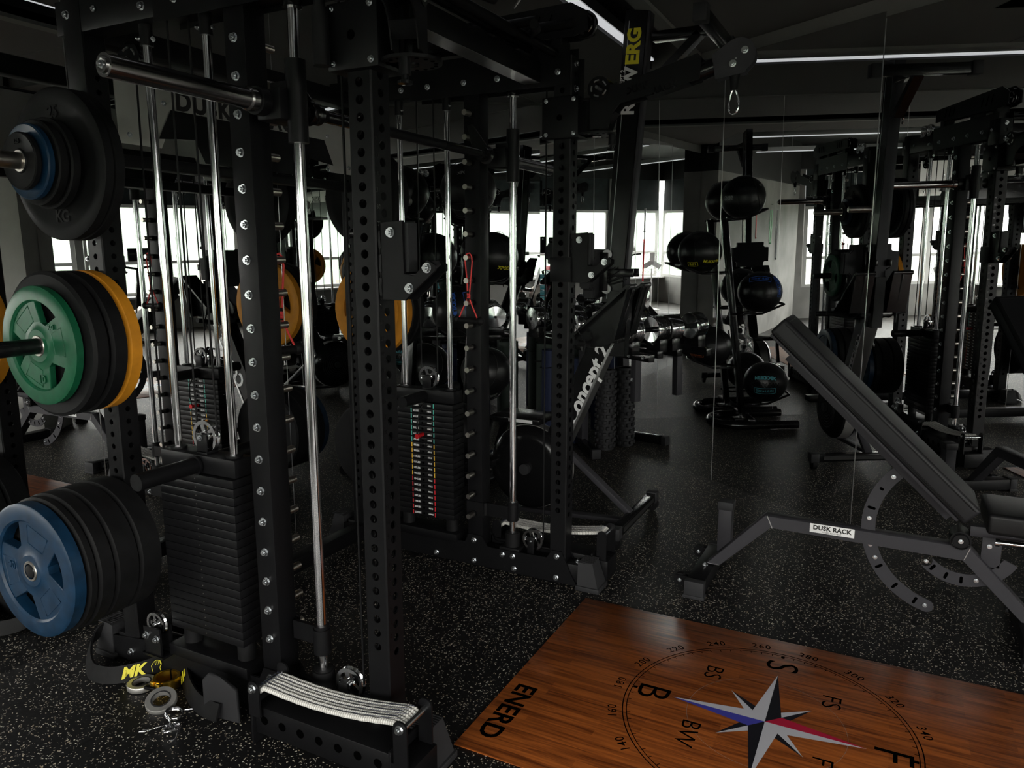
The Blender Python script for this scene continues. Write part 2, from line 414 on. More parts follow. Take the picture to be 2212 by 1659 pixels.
# walls
b = MB(); b.bx(-2.74, -2.68, FY0 - .1, 5.95, 0, 3.05); struct(b.build('wall_left', 'wallgrey'))
def strip(s0, s1, z0, z1, off0, th, name, m):
    b = MB(); q = []
    for off in (off0, off0 - th):
        for s_, z in ((s0, z0), (s1, z0), (s1, z1), (s0, z1)): q.append(m1(s_, z, off))
    b._add(q, [(0, 1, 2, 3), (7, 6, 5, 4), (0, 4, 5, 1), (1, 5, 6, 2), (2, 6, 7, 3), (3, 7, 4, 0)])
    bmesh.ops.recalc_face_normals(b.bm, faces=b.bm.faces[:])
    return b.build(name, m)
struct(strip(-.1, 4.05, 0, 3.05, -.012, .06, 'wall_front', 'wallgrey'))
SE = (FX1 - CORN.x) / TX
struct(strip(4.012, SE, 0, 2.33, .22, .3, 'wall_front_right', 'concrete'), 'light grey concrete wall beside the mirrors')
struct(strip(4.012, SE, 2.33, 3.05, .22, .3, 'wall_front_upper', 'blackceil'))

# mirrors: front wall panels, then left wall panels
SM = [0.0, 1.013, 2.013, 3.011, 4.01]
lab1 = ['tall wall mirror panel next to the corner behind the upright rower', 'tall wall mirror panel to the right of the upright rower showing the ball rack',
        'tall wall mirror panel behind the raised end of the incline bench', 'tall wall mirror panel at the right end of the front wall beside the concrete wall']
for i in range(4):
    o = strip(SM[i] + .0015, SM[i + 1] - .0015, 0.0, 2.63 - .012 * (SM[i] + SM[i + 1]), 0, .006, 'mirror_panel', 'mirror')
    tag(o, lab1[i], 'mirror', 'mirror panels on the front wall')
    if i > 0:
        b = MB(); b.beam(m1(SM[i], 0, .0005), m1(SM[i], 2.61 - .024 * SM[i], .0005), .004, .002, up=(.528, .849, 0)); s_ = b.build('edge_strip', 'alu', o)
ys = [5.77, 4.77, 3.77, 2.77, 1.77, 0.77, -0.23]
lab2 = ['left wall mirror panel touching the mirrored corner', 'left wall mirror panel behind the medicine ball rack', 'left wall mirror panel just past the far frame of the cable rack',
        'left wall mirror panel behind the middle of the cable rack', 'left wall mirror panel behind the loaded plate pegs of the near frame', 'left wall mirror panel nearest to the windows']
for i in range(6):
    b = MB(); b.bx(-2.676, -2.67, ys[i + 1] + .0015, ys[i] - .0015, 0, CEIL - .01); o = b.build('mirror_panel', 'mirror')
    tag(o, lab2[i], 'mirror', 'mirror panels on the left wall')
    if i > 0:
        b = MB(); b.bx(-2.6705, -2.669, ys[i] - .0015, ys[i] + .0015, 0, CEIL - .01); b.build('edge_strip', 'alu', o)

# light lines in the ceiling slot
for i, (x, y0, y1, z, lb) in enumerate([(-1.505, FY0 + .2, 4.9, 2.655, 'long linear ceiling light over the cable rack in the ceiling slot'),
                                       (0.2, FY0 + .2, 3.2, 2.66, 'linear ceiling light hanging in the black recess over the wood platform'),
                                       (1.9, FY0 + .2, 2.6, 2.66, 'linear ceiling light in the black recess nearest to the right wall')]):
    t = thing('linear_light', (x, (y0 + y1) / 2, z), lb, 'ceiling light', 'linear ceiling lights')
    b = MB(); b.bx(x - .032, x + .032, y0, y1, z + .004, z + .06); b.build('housing', 'alu', t)
    b = MB(); b.bx(x - .024, x + .024, y0 + .01, y1 - .01, z - .004, z + .004); b.build('diffuser', 'led', t)
    for yy in (y0 + .5, (y0 + y1) / 2, y1 - .5):
        b = MB(); b.cyl((x, yy, z + .06), (x, yy, 3.045 if x > 0 else 2.78), .004, 6); b.build('hanger', 'alu', t)

# window walls: near wall (behind the camera) and right wall
def glass_mat():
    m = bpy.data.materials.new('window_glass'); m.use_nodes = True; nt = m.node_tree; nt.nodes.clear()
    o = nt.nodes.new('ShaderNodeOutputMaterial'); t = nt.nodes.new('ShaderNodeBsdfTransparent'); g = nt.nodes.new('ShaderNodeBsdfGlossy'); x = nt.nodes.new('ShaderNodeMixShader')
    t.inputs[0].default_value = (0.95, 0.96, 0.95, 1); g.inputs['Roughness'].default_value = 0.02; x.inputs[0].default_value = 0.06
    nt.links.new(t.outputs[0], x.inputs[1]); nt.links.new(g.outputs[0], x.inputs[2]); nt.links.new(x.outputs[0], o.inputs[0]); return m
M['glass'] = glass_mat()
WZ0, WZ1 = 0.56, 1.98
b = MB(); b.bx(-2.74, FX1 + .1, FY0 - .12, FY0, 0, WZ0); struct(b.build('wall_near', 'wallgrey'))
b = MB(); b.bx(-2.74, FX1 + .1, FY0 - .12, FY0, 2.62, 3.05); struct(b.build('wall_near_upper', 'blackceil'))
b = MB(); b.bx(FX1, FX1 + .12, FY0, YE, 0, WZ0); b.bx(FX1, FX1 + .12, 0.9, YE, WZ0, 2.62); struct(b.build('wall_right', 'concrete'))
b = MB(); b.bx(FX1, FX1 + .12, FY0, YE, 2.62, 3.05); struct(b.build('wall_right_upper', 'blackceil'))
def window(n, p0, p1):
    p0 = V(p0); p1 = V(p1); d = (p1 - p0); t = d.normalized()
    w_ = bpy.data.objects.new('window_%d' % n, None); COL.objects.link(w_); w_.location = (p0 + p1) / 2; w_['kind'] = 'structure'
    b = MB(); f = .05
    for z in (WZ0 + f / 2, WZ1 - f / 2, WZ0 + .52): b.beam(p0 + V((0, 0, z)), p1 + V((0, 0, z)), .07, f)
    for p in (p0 + t * .025, p1 - t * .025): b.beam(p + V((0, 0, WZ0)), p + V((0, 0, WZ1)), .07, f, up=t.cross(V((0, 0, 1))))
    b.build('window_frame', 'frame_white', w_)
    b = MB(); b.beam(p0 + V((0, 0, (WZ0 + WZ1) / 2)), p1 + V((0, 0, (WZ0 + WZ1) / 2)), .006, WZ1 - WZ0 - .04); b.build('pane', 'glass', w_)
    b = MB(); nrm = V((0, 0, 1)).cross(t) * 0.0
    b.beam(p0 + V((0, 0, (WZ1 + 2.62) / 2)), p1 + V((0, 0, (WZ1 + 2.62) / 2)), .05, 2.62 - WZ1); b.build('roller_blind', 'blind', w_)
    L_ = bpy.data.lights.new('daylight_portal', 'AREA'); L_.shape = 'RECTANGLE'; L_.size = d.length; L_.size_y = WZ1 - WZ0; L_.cycles.is_portal = True
    lo = bpy.data.objects.new('daylight_portal', L_); COL.objects.link(lo)
    c = (p0 + p1) / 2 + V((0, 0, (WZ0 + WZ1) / 2)); inn = V((-t.y, t.x, 0))
    if inn.dot(V((0.5, 1.0, 0)) - V((c.x, c.y, 0))) < 0: inn = -inn
    lo.location = c - inn * .06; lo.rotation_mode = 'QUATERNION'; lo.rotation_quaternion = (inn).to_track_quat('-Z', 'Z')
xs = [-2.68, -1.5, -0.3, 0.9, 2.1, 3.3, 4.6]
for i in range(6):
    window(i + 1, (xs[i] + (.0 if i == 0 else .05), FY0 - .06, 0), (xs[i + 1] - .05, FY0 - .06, 0))
    if i: b = MB(); b.bx(xs[i] - .05, xs[i] + .05, FY0 - .12, FY0, WZ0, 2.62); struct(b.build('trim_3', 'wallgrey'))
yw = [FY0, -1.3, -0.2, 0.9]
for i in range(3): window(i + 7, (FX1 + .06, yw[i] + .03, 0), (FX1 + .06, yw[i + 1] - .03, 0))
b = MB(); b.bx(-2.67, FX1, FY0, FY0 + .22, WZ0 - .03, WZ0); struct(b.build('trim_4', 'frame_white'), 'pale window sill')

# outside view: hillside and town blocks below
def hill(name, cx, cy, w_, d_, h_, seed, lb):
    b = MB(); N = 28; rnd = random.Random(seed); vs = []
    for i in range(N + 1):
        for j in range(N // 2 + 1):
            u = i / N * 2 - 1; v = j / (N // 2)
            z = h_ * (1 - .35 * u * u + .15 * sin(5 * u + seed)) * sin(v * pi / 2) + rnd.uniform(-1, 1) * h_ * .03
            vs.append((cx + u * w_, cy - v * d_ if cy < 0 else cy + v * d_, -30 + z))
    M2_ = N // 2 + 1
    fs = [(i * M2_ + j, (i + 1) * M2_ + j, (i + 1) * M2_ + j + 1, i * M2_ + j + 1) for i in range(N) for j in range(N // 2)]
    b._add(vs, fs, True); o = b.build(name, 'hill'); o['kind'] = 'structure'; o['label'] = lb
hill('hill', 20, -230, 420, 160, 58, 1, 'pale green wooded hillside beyond the windows')
b = MB(); b.bx(-500, 900, -600, 300, -30.2, -30); o = b.build('ground', 'townground'); struct(o, 'town ground far below the windows')
blds = [(-30, -75, 16, 12, 27, 6), (-8, -62, 18, 12, 23, 7), (18, -90, 14, 12, 32, 6), (40, -66, 20, 12, 25, 8), (70, -80, 22, 12, 22, 8), (-60, -95, 24, 14, 25, 8), (95, -40, 14, 20, 24, 6), (105, -5, 14, 22, 20, 6)]
bl_l = ['pale apartment block seen past the dark window blinds near the cable rack side', 'low pale apartment block with rows of small windows nearest outside', 'tallest pale tower block outside the windows',
        'broad pale block outside the middle windows', 'long low block outside toward the right wall', 'wide pale block at the far end of the outside view', 'narrow block outside the side windows', 'low block outside the last side window']
for (x, y, sx, sy, h, nw), lb in zip(blds, bl_l):
    t = thing('apartment_building', (x, y, -30), lb, 'building', 'buildings outside the windows')
    b = MB(); b.bx(x - sx / 2, x + sx / 2, y - sy / 2, y + sy / 2, -30, -30 + h); b.bx(x - sx / 2 - .4, x + sx / 2 + .4, y - sy / 2 - .4, y + sy / 2 + .4, -30 + h, -29.5 + h); b.build('walls', 'facade', t)
    wb = MB(); near = y < -30
    if near: wb.bx(-sx / nw * .3, sx / nw * .3, 0, .08, -.75, .75)
    else: wb.bx(-.08, 0, -sy / nw * .3, sy / nw * .3, -.75, .75)
    w0 = wb.build('window', 'facade_win'); first = True
    for k in range(int(h // 3.1)):
        for q in range(nw):
            loc = V((-sx / 2 + sx * (q + .5) / nw, sy / 2, 2.1 + k * 3.1)) if near else V((-sx / 2, -sy / 2 + sy * (q + .5) / nw, 2.1 + k * 3.1))
            o = w0 if first else w0.copy()
            if not first: COL.objects.link(o)
            o.parent = t; o.location = loc; first = False

# ------------------------------------------------------------------ cable and smith rack
YA, YB, D = 1.577, 2.935, 0.077
rack = thing('smith_cable_rack', (-1.75, 2.256, 0), 'large black steel smith rack with two weight stacks in front of the left mirror', 'gym rack')
HZ_FRONT = [.343 + .0424 * k for k in range(45)]
HZ_SIDE = [.32 + .0424 * k for k in range(45)]
HZ_REAR = [.25 + .0424 * k for k in range(43)]
PEGZ = [.265, .36, .455, .55, .647, .744, .842, .94, 1.037, 1.135, 1.233, 1.33, 1.428, 1.527, 1.625, 1.723, 1.824, 1.924, 2.023]
def side(sg):
    """sg=+1: frame nearest the camera side, outer face at YA; sg=-1: far frame, outer face at YB"""
    def Y(d): return YA + d if sg > 0 else YB - d
    def yb(d0, d1): return (min(Y(d0), Y(d1)), max(Y(d0), Y(d1)))
    out = V((0, -sg, 0)); inn = -out
    # uprights
    y0, y1 = yb(0, D)
    b = MB(); b.holed(-1.27, -1.195, y0, y1, .06, 2.21, {'-y': HZ_FRONT, '+y': HZ_FRONT, '+x': HZ_SIDE, '-x': HZ_SIDE}); post = b.build('front_post', 'black', rack)
    for k in range(45):
        if k + 1 > 34: break
        text_mesh(str(k + 1), .017, 'gloss', (-1.1946, Y(.015), .335 + .0424 * k), (0, 1, 0), (0, 0, 1), post, 'number', thick=.0002)
    b = MB(); b.bx(-1.686, -1.61, y0, y1, .06, 2.12, .003); ip = b.build('middle_post', 'black', rack)
    b = MB(); b.holed(-2.36, -2.284, y0, y1, .02, 2.25, {'-y': HZ_REAR, '+y': HZ_REAR, '+x': HZ_REAR, '-x': HZ_REAR}, r=.0095); rp = b.build('rear_post', 'black', rack)
    b = MB(); b.bx(-2.365, -2.28, Y(0) - sg * .0 - (.006 if sg > 0 else 0), Y(0) + (.006 if sg < 0 else 0), 1.86, 2.25, .002); b.build('corner_plate', 'black', rack)
    bolt(rp, (-2.34, Y(-.006), 2.17), out); bolt(rp, (-2.21, Y(-.0), 2.17), out)
    # pegs through the middle post, bolt heads outside and steel pegs inside
    for z in PEGZ:
        bolt(ip, (-1.648, Y(0), z), out)
        b = MB(); b.cyl((-1.648, Y(D), z), (-1.648, Y(D + .018), z), .0135, 18); b.build('peg_collar', 'black', ip)
        b = MB(); b.cyl((-1.648, Y(D + .018), z), (-1.648, Y(D + .062), z), .0115, 20); b.build('band_peg', 'steel', ip)
    # top beam, step plate and slotted pulley arm
    b = MB(); b.bx(-2.40, -1.20, *yb(-.004, D + .004), 2.115, 2.215, .003)
    b.bx(-1.95, -1.20, *yb(-.008, -.004), 2.10, 2.25, .0); b.bx(-1.95, -1.20, *yb(D + .004, D + .008), 2.10, 2.25, .0)
    tb = b.build('top_beam', 'black', rack)
    for x in (-2.0, -1.86, -1.68, -1.52, -1.36, -1.25):
        bolt(tb, (x, Y(-.008 if x > -1.95 else -.004), 2.15), out); bolt(tb, (x, Y(D + .008 if x > -1.95 else D + .004), 2.15), inn)
    for z in (1.985, 2.07, 2.165): bolt(post, (-1.195, Y(.038), z + .02), (1, 0, 0))
    b = MB()
    for d0 in (-.004, D - .002):
        q = [(-1.94, 2.29), (-1.19, 2.275), (-1.13, 2.29), (-1.13, 2.36), (-1.20, 2.40), (-1.90, 2.375), (-1.94, 2.36)]
        if sg > 0: b.prism(q, lambda u, v, t: (u, YA + d0 + t, v), .006)
        else: b.prism(q, lambda u, v, t: (u, YB - d0 - t, v), .006)
    for x in (-1.86, -1.5, -1.26): b.bx(x - .02, x + .02, *yb(.0, D), 2.21, 2.30)
    arm = b.build('pulley_arm', 'black', rack)
    b = MB()
    for x in (-1.82, -1.77, -1.72, -1.40, -1.35, -1.30):
        for dd in (-.0048, D + .0045):
            b.beam((x, Y(dd), 2.31), (x + .02, Y(dd), 2.365), .0012, .007, up=(0, 1, 0))
    b.build('slot', 'void', arm)
    def pulley(c, r, m='chrome', name='pulley', axis=(0, 1, 0), parent=rack, spokes=5, w_=.018):
        c = V(c); a = V(axis)
        b = MB(); b.lathe([(r * .78, -w_ * .5), (r, -w_ * .5), (r, -w_ * .38), (r * .88, -w_ * .1), (r * .88, w_ * .1), (r, w_ * .38), (r, w_ * .5), (r * .78, w_ * .5), (r * .78, -w_ * .5)], c, a, 40)
        b.cyl(c - a * w_ * .5, c + a * w_ * .5, r * .34, 24)
        q = a.to_track_quat('Z', 'Y')
        for k in range(spokes):
            an = 2 * pi * k / spokes; dr = q @ V((cos(an), sin(an), 0)); b.beam(c + dr * r * .3, c + dr * r * .82, r * .3, w_ * .55, up=a)
        if m == 'gloss': b.lathe([(0, -w_ * .52), (r * .97, -w_ * .52), (r * .97, -w_ * .42), (0, -w_ * .42)], c, a, 40); b.lathe([(0, w_ * .42), (r * .97, w_ * .42), (r * .97, w_ * .52), (0, w_ * .52)], c, a, 40)
        o = b.build(name, m, parent)
        if m == 'gloss':
            b = MB()
            for sd in (-1, 1):
                for k in range(5):
                    aa = [2 * pi * k / 5 + .12 * j for j in range(-3, 4)]; b.tube([c + a * sd * w_ * .522 + q @ V((cos(x_) * r * .66, sin(x_) * r * .66, 0)) for x_ in aa], r * .07, 6)
            b.build('disc_slot', 'alu', o)
        b = MB(); b.cyl(c - a * w_ * .9, c + a * w_ * .9, r * .14, 14); b.build('axle', 'zinc', o)
        return o
    for x, z in ((-1.89, 2.33), (-1.16, 2.325)): pulley((x, Y(.035), z), .052, 'gloss')
    for x in (-2.16, -2.08): pulley((x, Y(.038), 2.262), .04, 'chrome')
    pulley((-2.19, Y(.09), 2.045), .05, 'gloss')
    pulley((-2.15, Y(-.02), .205), .042, 'chrome')
    # lower pulley bracket with ribbed plate at the base
    b = MB(); b.bx(-2.19, -2.11, *yb(-.045, -.038), .10, .20); b.bx(-2.19, -2.11, *yb(-.004, .004), .10, .20); b.bx(-2.20, -2.10, *yb(-.05, .01), .095, .103)
    br = b.build('pulley_bracket', 'gloss', rack); bolt(br, (-2.175, Y(-.045), .17), out); bolt(br, (-2.125, Y(-.045), .165), out)
    # guide rods of the stack with their top clamps
    for x in (-2.045, -1.795):
        b = MB(); b.cyl((x, Y(.038), .15), (x, Y(.038), 2.115), .0125, 20); b.build('guide_rod', 'chrome', rack)
        b = MB(); b.cyl((x, Y(.038), 2.055), (x, Y(.038), 2.118), .019, 20); cl = b.build('rod_clamp', 'black', rack)
        bolt(cl, (x - .014, Y(.024), 2.075), (-.5, -.8 * sg, 0), BOLT_S); bolt(cl, (x + .016, Y(.045), 2.075), (.8, -.4 * sg, 0), BOLT_S)
        b = MB(); b.cyl((x, Y(.038), .14), (x, Y(.038), .205), .03, 24); b.build('stack_buffer', 'rubber', rack)
    # smith rod with slider, stops
    X = -1.472; yy = Y(.038)
    b = MB(); b.cyl((X, yy, .12), (X, yy, 2.115), .015, 24); b.build('smith_rod', 'chrome', rack)
    b = MB(); b.cyl((X, yy, 2.085), (X, yy, 2.118), .026, 24); b.build('rod_clamp', 'gloss', rack)
    b = MB(); b.cyl((X, yy, .245), (X, yy, .325), .0265, 24)
    b.cyl((X, yy, .325), (X, yy, .335), .023, 24)
    b.bx(-1.60, -1.485, *yb(.050, .062), .255, .315); b.bx(-1.69, -1.60, *yb(.075, .082), .25, .32); b.beam((-1.615, Y(.079), .285), (-1.595, Y(.056), .285), .007, .06, up=(0, 0, 1))
    b.build('lower_stop', 'black', rack)
    b = MB(); b.cyl((X, yy, .12), (X, yy, .19), .034, 28); b.cyl((X, yy, .187), (X, yy, .192), .028, 28); b.build('rod_buffer', 'rubber', rack)
    b = MB(); b.bx(X - .05, X + .05, *yb(-.0, D), .10, .125, .003); b.build('buffer_seat', 'black', rack)
    b = MB(); b.cyl((X, yy, 1.742), (X, yy, 1.955), .0275, 32); b.bx(X - .07, X - .01, *yb(.01, .066), 1.80, 1.90, .006); b.build('slider', 'black', rack)
    # weight stack
    cx = -1.92
    b = MB(); b.bx(cx - .165, cx + .165, *yb(.0, D), .765, .822, .002)
    b.cyl((cx + .0, Y(-.005), .79), (cx + .0, Y(-.215), .79), .026, 28); b.cyl((cx, Y(D), .79), (cx, Y(D + .17), .79), .026, 28)
    b.cyl((cx, Y(-.005), .79), (cx, Y(-.012), .79), .032, 28)
    b.cyl((cx - .125, Y(.038), .822), (cx - .125, Y(.038), .829), .026, 24); b.cyl((cx + .125, Y(.038), .822), (cx + .125, Y(.038), .829), .026, 24)
    car = b.build('stack_carriage', 'black', rack)
    b = MB(); b.bx(cx - .016, cx + .03, *yb(.016, .021), .825, .885, .002); b.bx(cx - .016, cx + .03, *yb(.056, .061), .825, .885, .002); b.bx(cx - .016, cx + .03, *yb(.016, .061), .822, .83); b.build('pulley_fork', 'black', car)
    p = pulley((cx + .007, Y(.038), .875), .052, 'chrome'); bolt(p, (cx + .007, Y(.014), .875), out, BOLT_S)
    z1 = .762; hh = (.762 - .208) / 20
    for k in range(20):
        z = z1 - hh * k
        b = MB(); b.bx(cx - .165, cx + .165, *yb(-.012, D + .012), z - hh + .0012, z, .0018); pl = b.build('stack_plate', 'charcoal' if False else 'black', rack)
        if sg < 0 or True:
            yi = Y(D + .0125); xd = (1, 0, 0) if sg < 0 else (-1, 0, 0)
            mk = ['teal_mark', 'amber_mark', 'red_mark'][0 if k < 7 else (1 if k < 13 else 2)]
            b = MB()
            for xx in (-.062, .062): b.bx(cx + xx * 1.0 - .0022, cx + xx + .0022, yi - .0006, yi + .0006, z - hh + .004, z - .003)
            b.build('colour_marker', mk, pl)
            b = MB(); b.cyl((cx, yi - .001, z - hh / 2), (cx, yi + .0004 * (1 if sg > 0 else -1), z - hh / 2), .005, 12); b.build('pin_hole', 'void', pl)
            lb_ = {0: 11}.get(k, 11 * (k + 1))
            text_mesh('%dLBS' % lb_, .0125, 'white', (cx - .036 * xd[0], yi - sg * -.0007, z - hh / 2), xd, (0, 0, 1), pl, 'pound_marking', bold=.0004, thick=.0002)
            text_mesh('%dKG' % (5 * (k + 1)), .010, 'white', (cx + .038 * xd[0], yi - sg * -.0007, z - hh / 2), xd, (0, 0, 1), pl, 'kilo_marking', bold=.0003, thick=.0002)
        bolt_y = Y(-.0125)
        b = MB(); b.cyl((cx, bolt_y, z - hh / 2), (cx, Y(-.0135), z - hh / 2), .0022, 8); b.build('pin_tip', 'steel', pl)
    # selector pin on its cord
    kz = z1 - hh * 5.5
    b = MB(); b.cyl((cx, Y(D + .012), kz), (cx, Y(D + .05), kz), .0095, 18); b.cyl((cx, Y(D + .05), kz), (cx, Y(D + .062), kz), .012, 18); sp = b.build('selector_pin', 'red', rack)
    b = MB(); b.tube([(cx, Y(D + .055), kz + .01), (cx + .004, Y(D + .06), kz + .06), (cx + .01, Y(D + .05), kz + .12), (cx + .016, Y(D + .02), .765)], .003, 8); b.build('pin_cord', 'rubber', sp)
    # base: inner and outer plates, gussets, beam
    b = MB(); b.bx(-2.40, -1.13, *yb(.004, D - .004), .012, .105, .003)
    for d0 in (-.006, D):
        q = [(-2.42, .012), (-1.135, .012), (-1.165, .06), (-1.21, .158), (-1.258, .158), (-1.28, .118), (-1.56, .112), (-1.585, .115), (-1.612, .16), (-1.68, .16), (-1.70, .118), (-2.15, .112), (-2.25, .112), (-2.42, .09)]
        if sg > 0: b.prism(q, lambda u, v, t: (u, YA + d0 + t, v), .006, .0008)
        else: b.prism(q, lambda u, v, t: (u, YB - d0 - t, v), .006, .0008)
    bb = b.build('base_beam', 'black', rack)
    for x, z in ((-1.859, .035), (-1.651, .134), (-1.652, .034), (-1.503, .091), (-1.45, .092), (-1.443, .034), (-1.233, .133), (-1.235, .034), (-2.32, .05)):
        bolt(bb, (x, Y(D + .006), z), inn); bolt(bb, (x, Y(-.006), z), out)
    bolt(bb, (-1.15, Y(.038), .105), (0, 0, 1)); bolt(bb, (-2.2, Y(.03), .105), (0, 0, 1))
    b = MB(); b.bx(-2.1, -1.74, *yb(-.02, D + .015), .105, .145, .004); b.build('stack_base', 'black', rack)
    # front pulley and cable
    pl = pulley((-1.368, Y(.038), .172), .05, 'chrome'); bolt(pl, (-1.368, Y(.062), .172), inn, BOLT_S)
    b = MB(); b.bx(-1.385, -1.352, *yb(.0, .006), .10, .19, .002); b.bx(-1.385, -1.352, *yb(.06, .066), .10, .19, .002); b.build('pulley_bracket', 'black', rack)
    b = MB(); b.tube([(-1.318, Y(.038), .18), (-1.318, Y(.038), 1.2), (-1.318, Y(.038), 2.1)], .0035, 8)
    for x in (-1.952, -1.864): b.tube([(x, Y(.038), .88), (x, Y(.038), 1.5), (x, Y(.038), 2.12)], .0032, 8)
    b.tube([(-2.145, Y(.05), .22), (-2.145, Y(.07), 2.03)], .0032, 8); b.tube([(-2.13, Y(.09), 2.1), (-1.9, Y(.05), 2.3)], .0032, 8)
    b.build('cable', 'rubber', rack)
    # cable travelling arm with housing and swivel
    b = MB(); b.bx(-1.312, -1.155, *yb(-.022, D + .022), 1.895, 2.055, .006); h = b.build('trolley_housing', 'black', rack)
    for x in (-1.293, -1.175):
        for z in (1.912, 2.04): bolt(h, (x, Y(-.022), z), out, BOLT_S); bolt(h, (x, Y(D + .022), z), inn, BOLT_S)
    b = MB()
    for dd in (-.0225, D + .0225): b.cyl((-1.235, Y(dd), 1.975), (-1.235, Y(dd) + .0006, 1.975), .012, 16)
    b.build('housing_hole', 'void', h)
    if sg > 0:
        b = MB(); b.cyl((-1.31, Y(-.045), 1.905), (-1.31, Y(-.045), 2.04), .021, 20); b.cyl((-1.31, Y(-.045), 2.04), (-1.31, Y(-.045), 2.065), .014, 16); b.build('handle_grip', 'rubber', h)
    # swivel: pivot tube, indexing disc, pop pin
    px, py = -1.098, Y(.038)
    b = MB(); b.bx(-1.155, -1.11, py - .03, py + .03, 1.905, 1.915); b.bx(-1.155, -1.11, py - .03, py + .03, 2.035, 2.045); b.bx(-1.156, -1.125, py - .012, py + .012, 1.905, 2.045); b.cyl((px, py, 1.90), (px, py, 2.05), .018, 20)
    b.build('pivot_tube', 'gloss', rack)
    b = MB(); b.cyl((px, py, 1.905), (px, py, 1.913), .075, 40); disc = b.build('index_disc', 'black', rack)
    b = MB()
    for k in range(16):
        a = 2 * pi * k / 16; b.cyl((px + .06 * cos(a), py + .06 * sin(a), 1.9035), (px + .06 * cos(a), py + .06 * sin(a), 1.9042), .005, 10)
    b.build('index_holes', 'void', disc)
    ang = radians(2) if sg < 0 else radians(-72)
    ca, sa = cos(ang), sin(ang)
    def A(u, v, t): return (px + u * ca - t * sa, py + u * sa + t * ca, v)
    b = MB()
    for t0 in (-.035, .031):
        q = [(-.02, 1.925), (.055, 1.925), (.075, 1.985), (.10, 2.012), (.40, 2.075), (.405, 2.15), (.39, 2.165), (.10, 2.085), (.04, 2.085), (-.02, 2.04)]
        b.prism(q, lambda u, v, t: A(u, v, t0 + t), .004)
    b.beam(A(.2, 2.03, 0), A(.36, 2.068, 0), .066, .004)
    b.beam(A(.05, 1.95, 0), A(.08, 1.985, 0), .066, .004)
    ar = b.build('cable_arm', 'black', rack)
    sgn = -1 if sg < 0 else 1
    xd = V(A(1, 0, 0)) - V(A(0, 0, 0)); up = (0, 0, 1)
    if sg < 0:
        tilt = V((cos(radians(12)), 0, sin(radians(12)))); tu = V((-sin(radians(12)), 0, cos(radians(12))))
        text_mesh('DUSK', .036, 'gloss', A(.165, 2.062, -.0355), tilt, tu, ar, bold=.0012, thick=.0008)
        text_mesh('RACK', .036, 'gloss', A(.27, 2.055, -.0355), tilt, tu, ar, bold=.0012, thick=.0008)
    pu = A(.015, 2.075, 0)
    pulley(pu, .045, 'gloss', axis=V(A(0, 0, 1)) - V(A(0, 0, 0)), w_=.072, parent=rack)
    # arm head
    b = MB(); b.cyl(A(.36, 2.095, 0), A(.445, 2.118, 0), .031, 24); b.cyl(A(.445, 2.118, 0), A(.475, 2.126, 0), .018, 20); b.build('swivel_barrel', 'gloss', ar)
    b = MB()
    for t0 in (-.026, .022):
        q = [(.455, 2.07), (.56, 2.085)] + [(.535 + .058 * cos(radians(a)), 2.147 + .058 * sin(radians(a))) for a in range(-60, 121, 20)] + [(.44, 2.155)]
        b.prism(q, lambda u, v, t: A(u, v, t0 + t), .004)
    hd = b.build('arm_head', 'charcoal' if sg < 0 else 'black', ar)
    for u, v in ((.555, 2.16), (.515, 2.118)): bolt(hd, A(u, v, -.026), V(A(0, 0, -1)) - V(A(0, 0, 0)))
    pulley(A(.525, 2.135, 0), .027, 'alu', axis=V(A(0, 0, 1)) - V(A(0, 0, 0)), w_=.03, parent=ar, name='head_pulley')
    b = MB(); b.cyl(A(.520, 2.09, 0), A(.520, 2.03, 0), .020, 20, r2=.013); b.build('cable_stopper', 'rubber', ar)
    # karabiner
    car_t = [A(.520 + .017 * sin(t) * (1 - .3 * cos(t)), 1.992 + .044 * cos(t), 0) for t in [2 * pi * k / 20 for k in range(20)]]
    b = MB(); b.tube(car_t, .0038, 8, closed=True); b.build('karabiner', 'chrome', ar)
    # pop pin under the disc
    q = A(.062, 0, 0)
    b = MB(); b.cyl((q[0], q[1], 1.905), (q[0], q[1], 1.87), .014, 20); b.cyl((q[0], q[1], 1.866), (q[0], q[1], 1.87), .015, 20); b.build('pop_pin_sleeve', 'black', ar)
    b = MB(); b.cyl((q[0], q[1], 1.866), (q[0], q[1], 1.855), .009, 16); b.lathe([(.009, 0), (.018, -.003), (.018, -.010), (.0, -.012)], (q[0], q[1], 1.855), (0, 0, 1), 20); b.build('pop_pin_knob', 'gloss', ar)
    # guide bracket under the front end of the beam
    b = MB(); b.bx(-1.285, -1.175, *yb(-.012, -.006), 2.06, 2.21, .001) if sg < 0 else b.bx(-1.29, -1.17, *yb(-.012, -.006), 2.06, 2.21, .001); b.build('corner_plate', 'black', rack)
    # gusset with two holes where the bar hangs (far frame only shows it)
    # rope sling carrier outside the frame
    b = MB(); b.holed if False else None
    y_o = Y(-.13)
    b.bx(-1.60, -1.105, *yb(-.125, -.006), .035, .125, .004)
    b.bx(-1.608, -1.600, *yb(-.135, .0), .0, .14, .001); b.bx(-1.105, -1.097, *yb(-.135, .0), .0, .14, .001)
    for xx, zx in ((-1.585, .190), (-1.062, .222)):
        for d0 in (-.140, -.022):
            q = [(xx - .022, .10), (xx + .022, .10), (xx + .022, zx)] + [(xx + .022 * cos(radians(a)), zx + .022 * sin(radians(a))) for a in range(30, 180, 30)] + [(xx - .022, zx)]
            if sg > 0: b.prism(q, lambda u, v, t: (u, YA + d0 + t, v), .006)
            else: b.prism(q, lambda u, v, t: (u, YB - d0 - t, v), .006)
    b.bx(-1.10, -1.03, *yb(-.134, -.012), .02, .11, .002)
    ca_ = b.build('sling_carrier', 'black', rack)
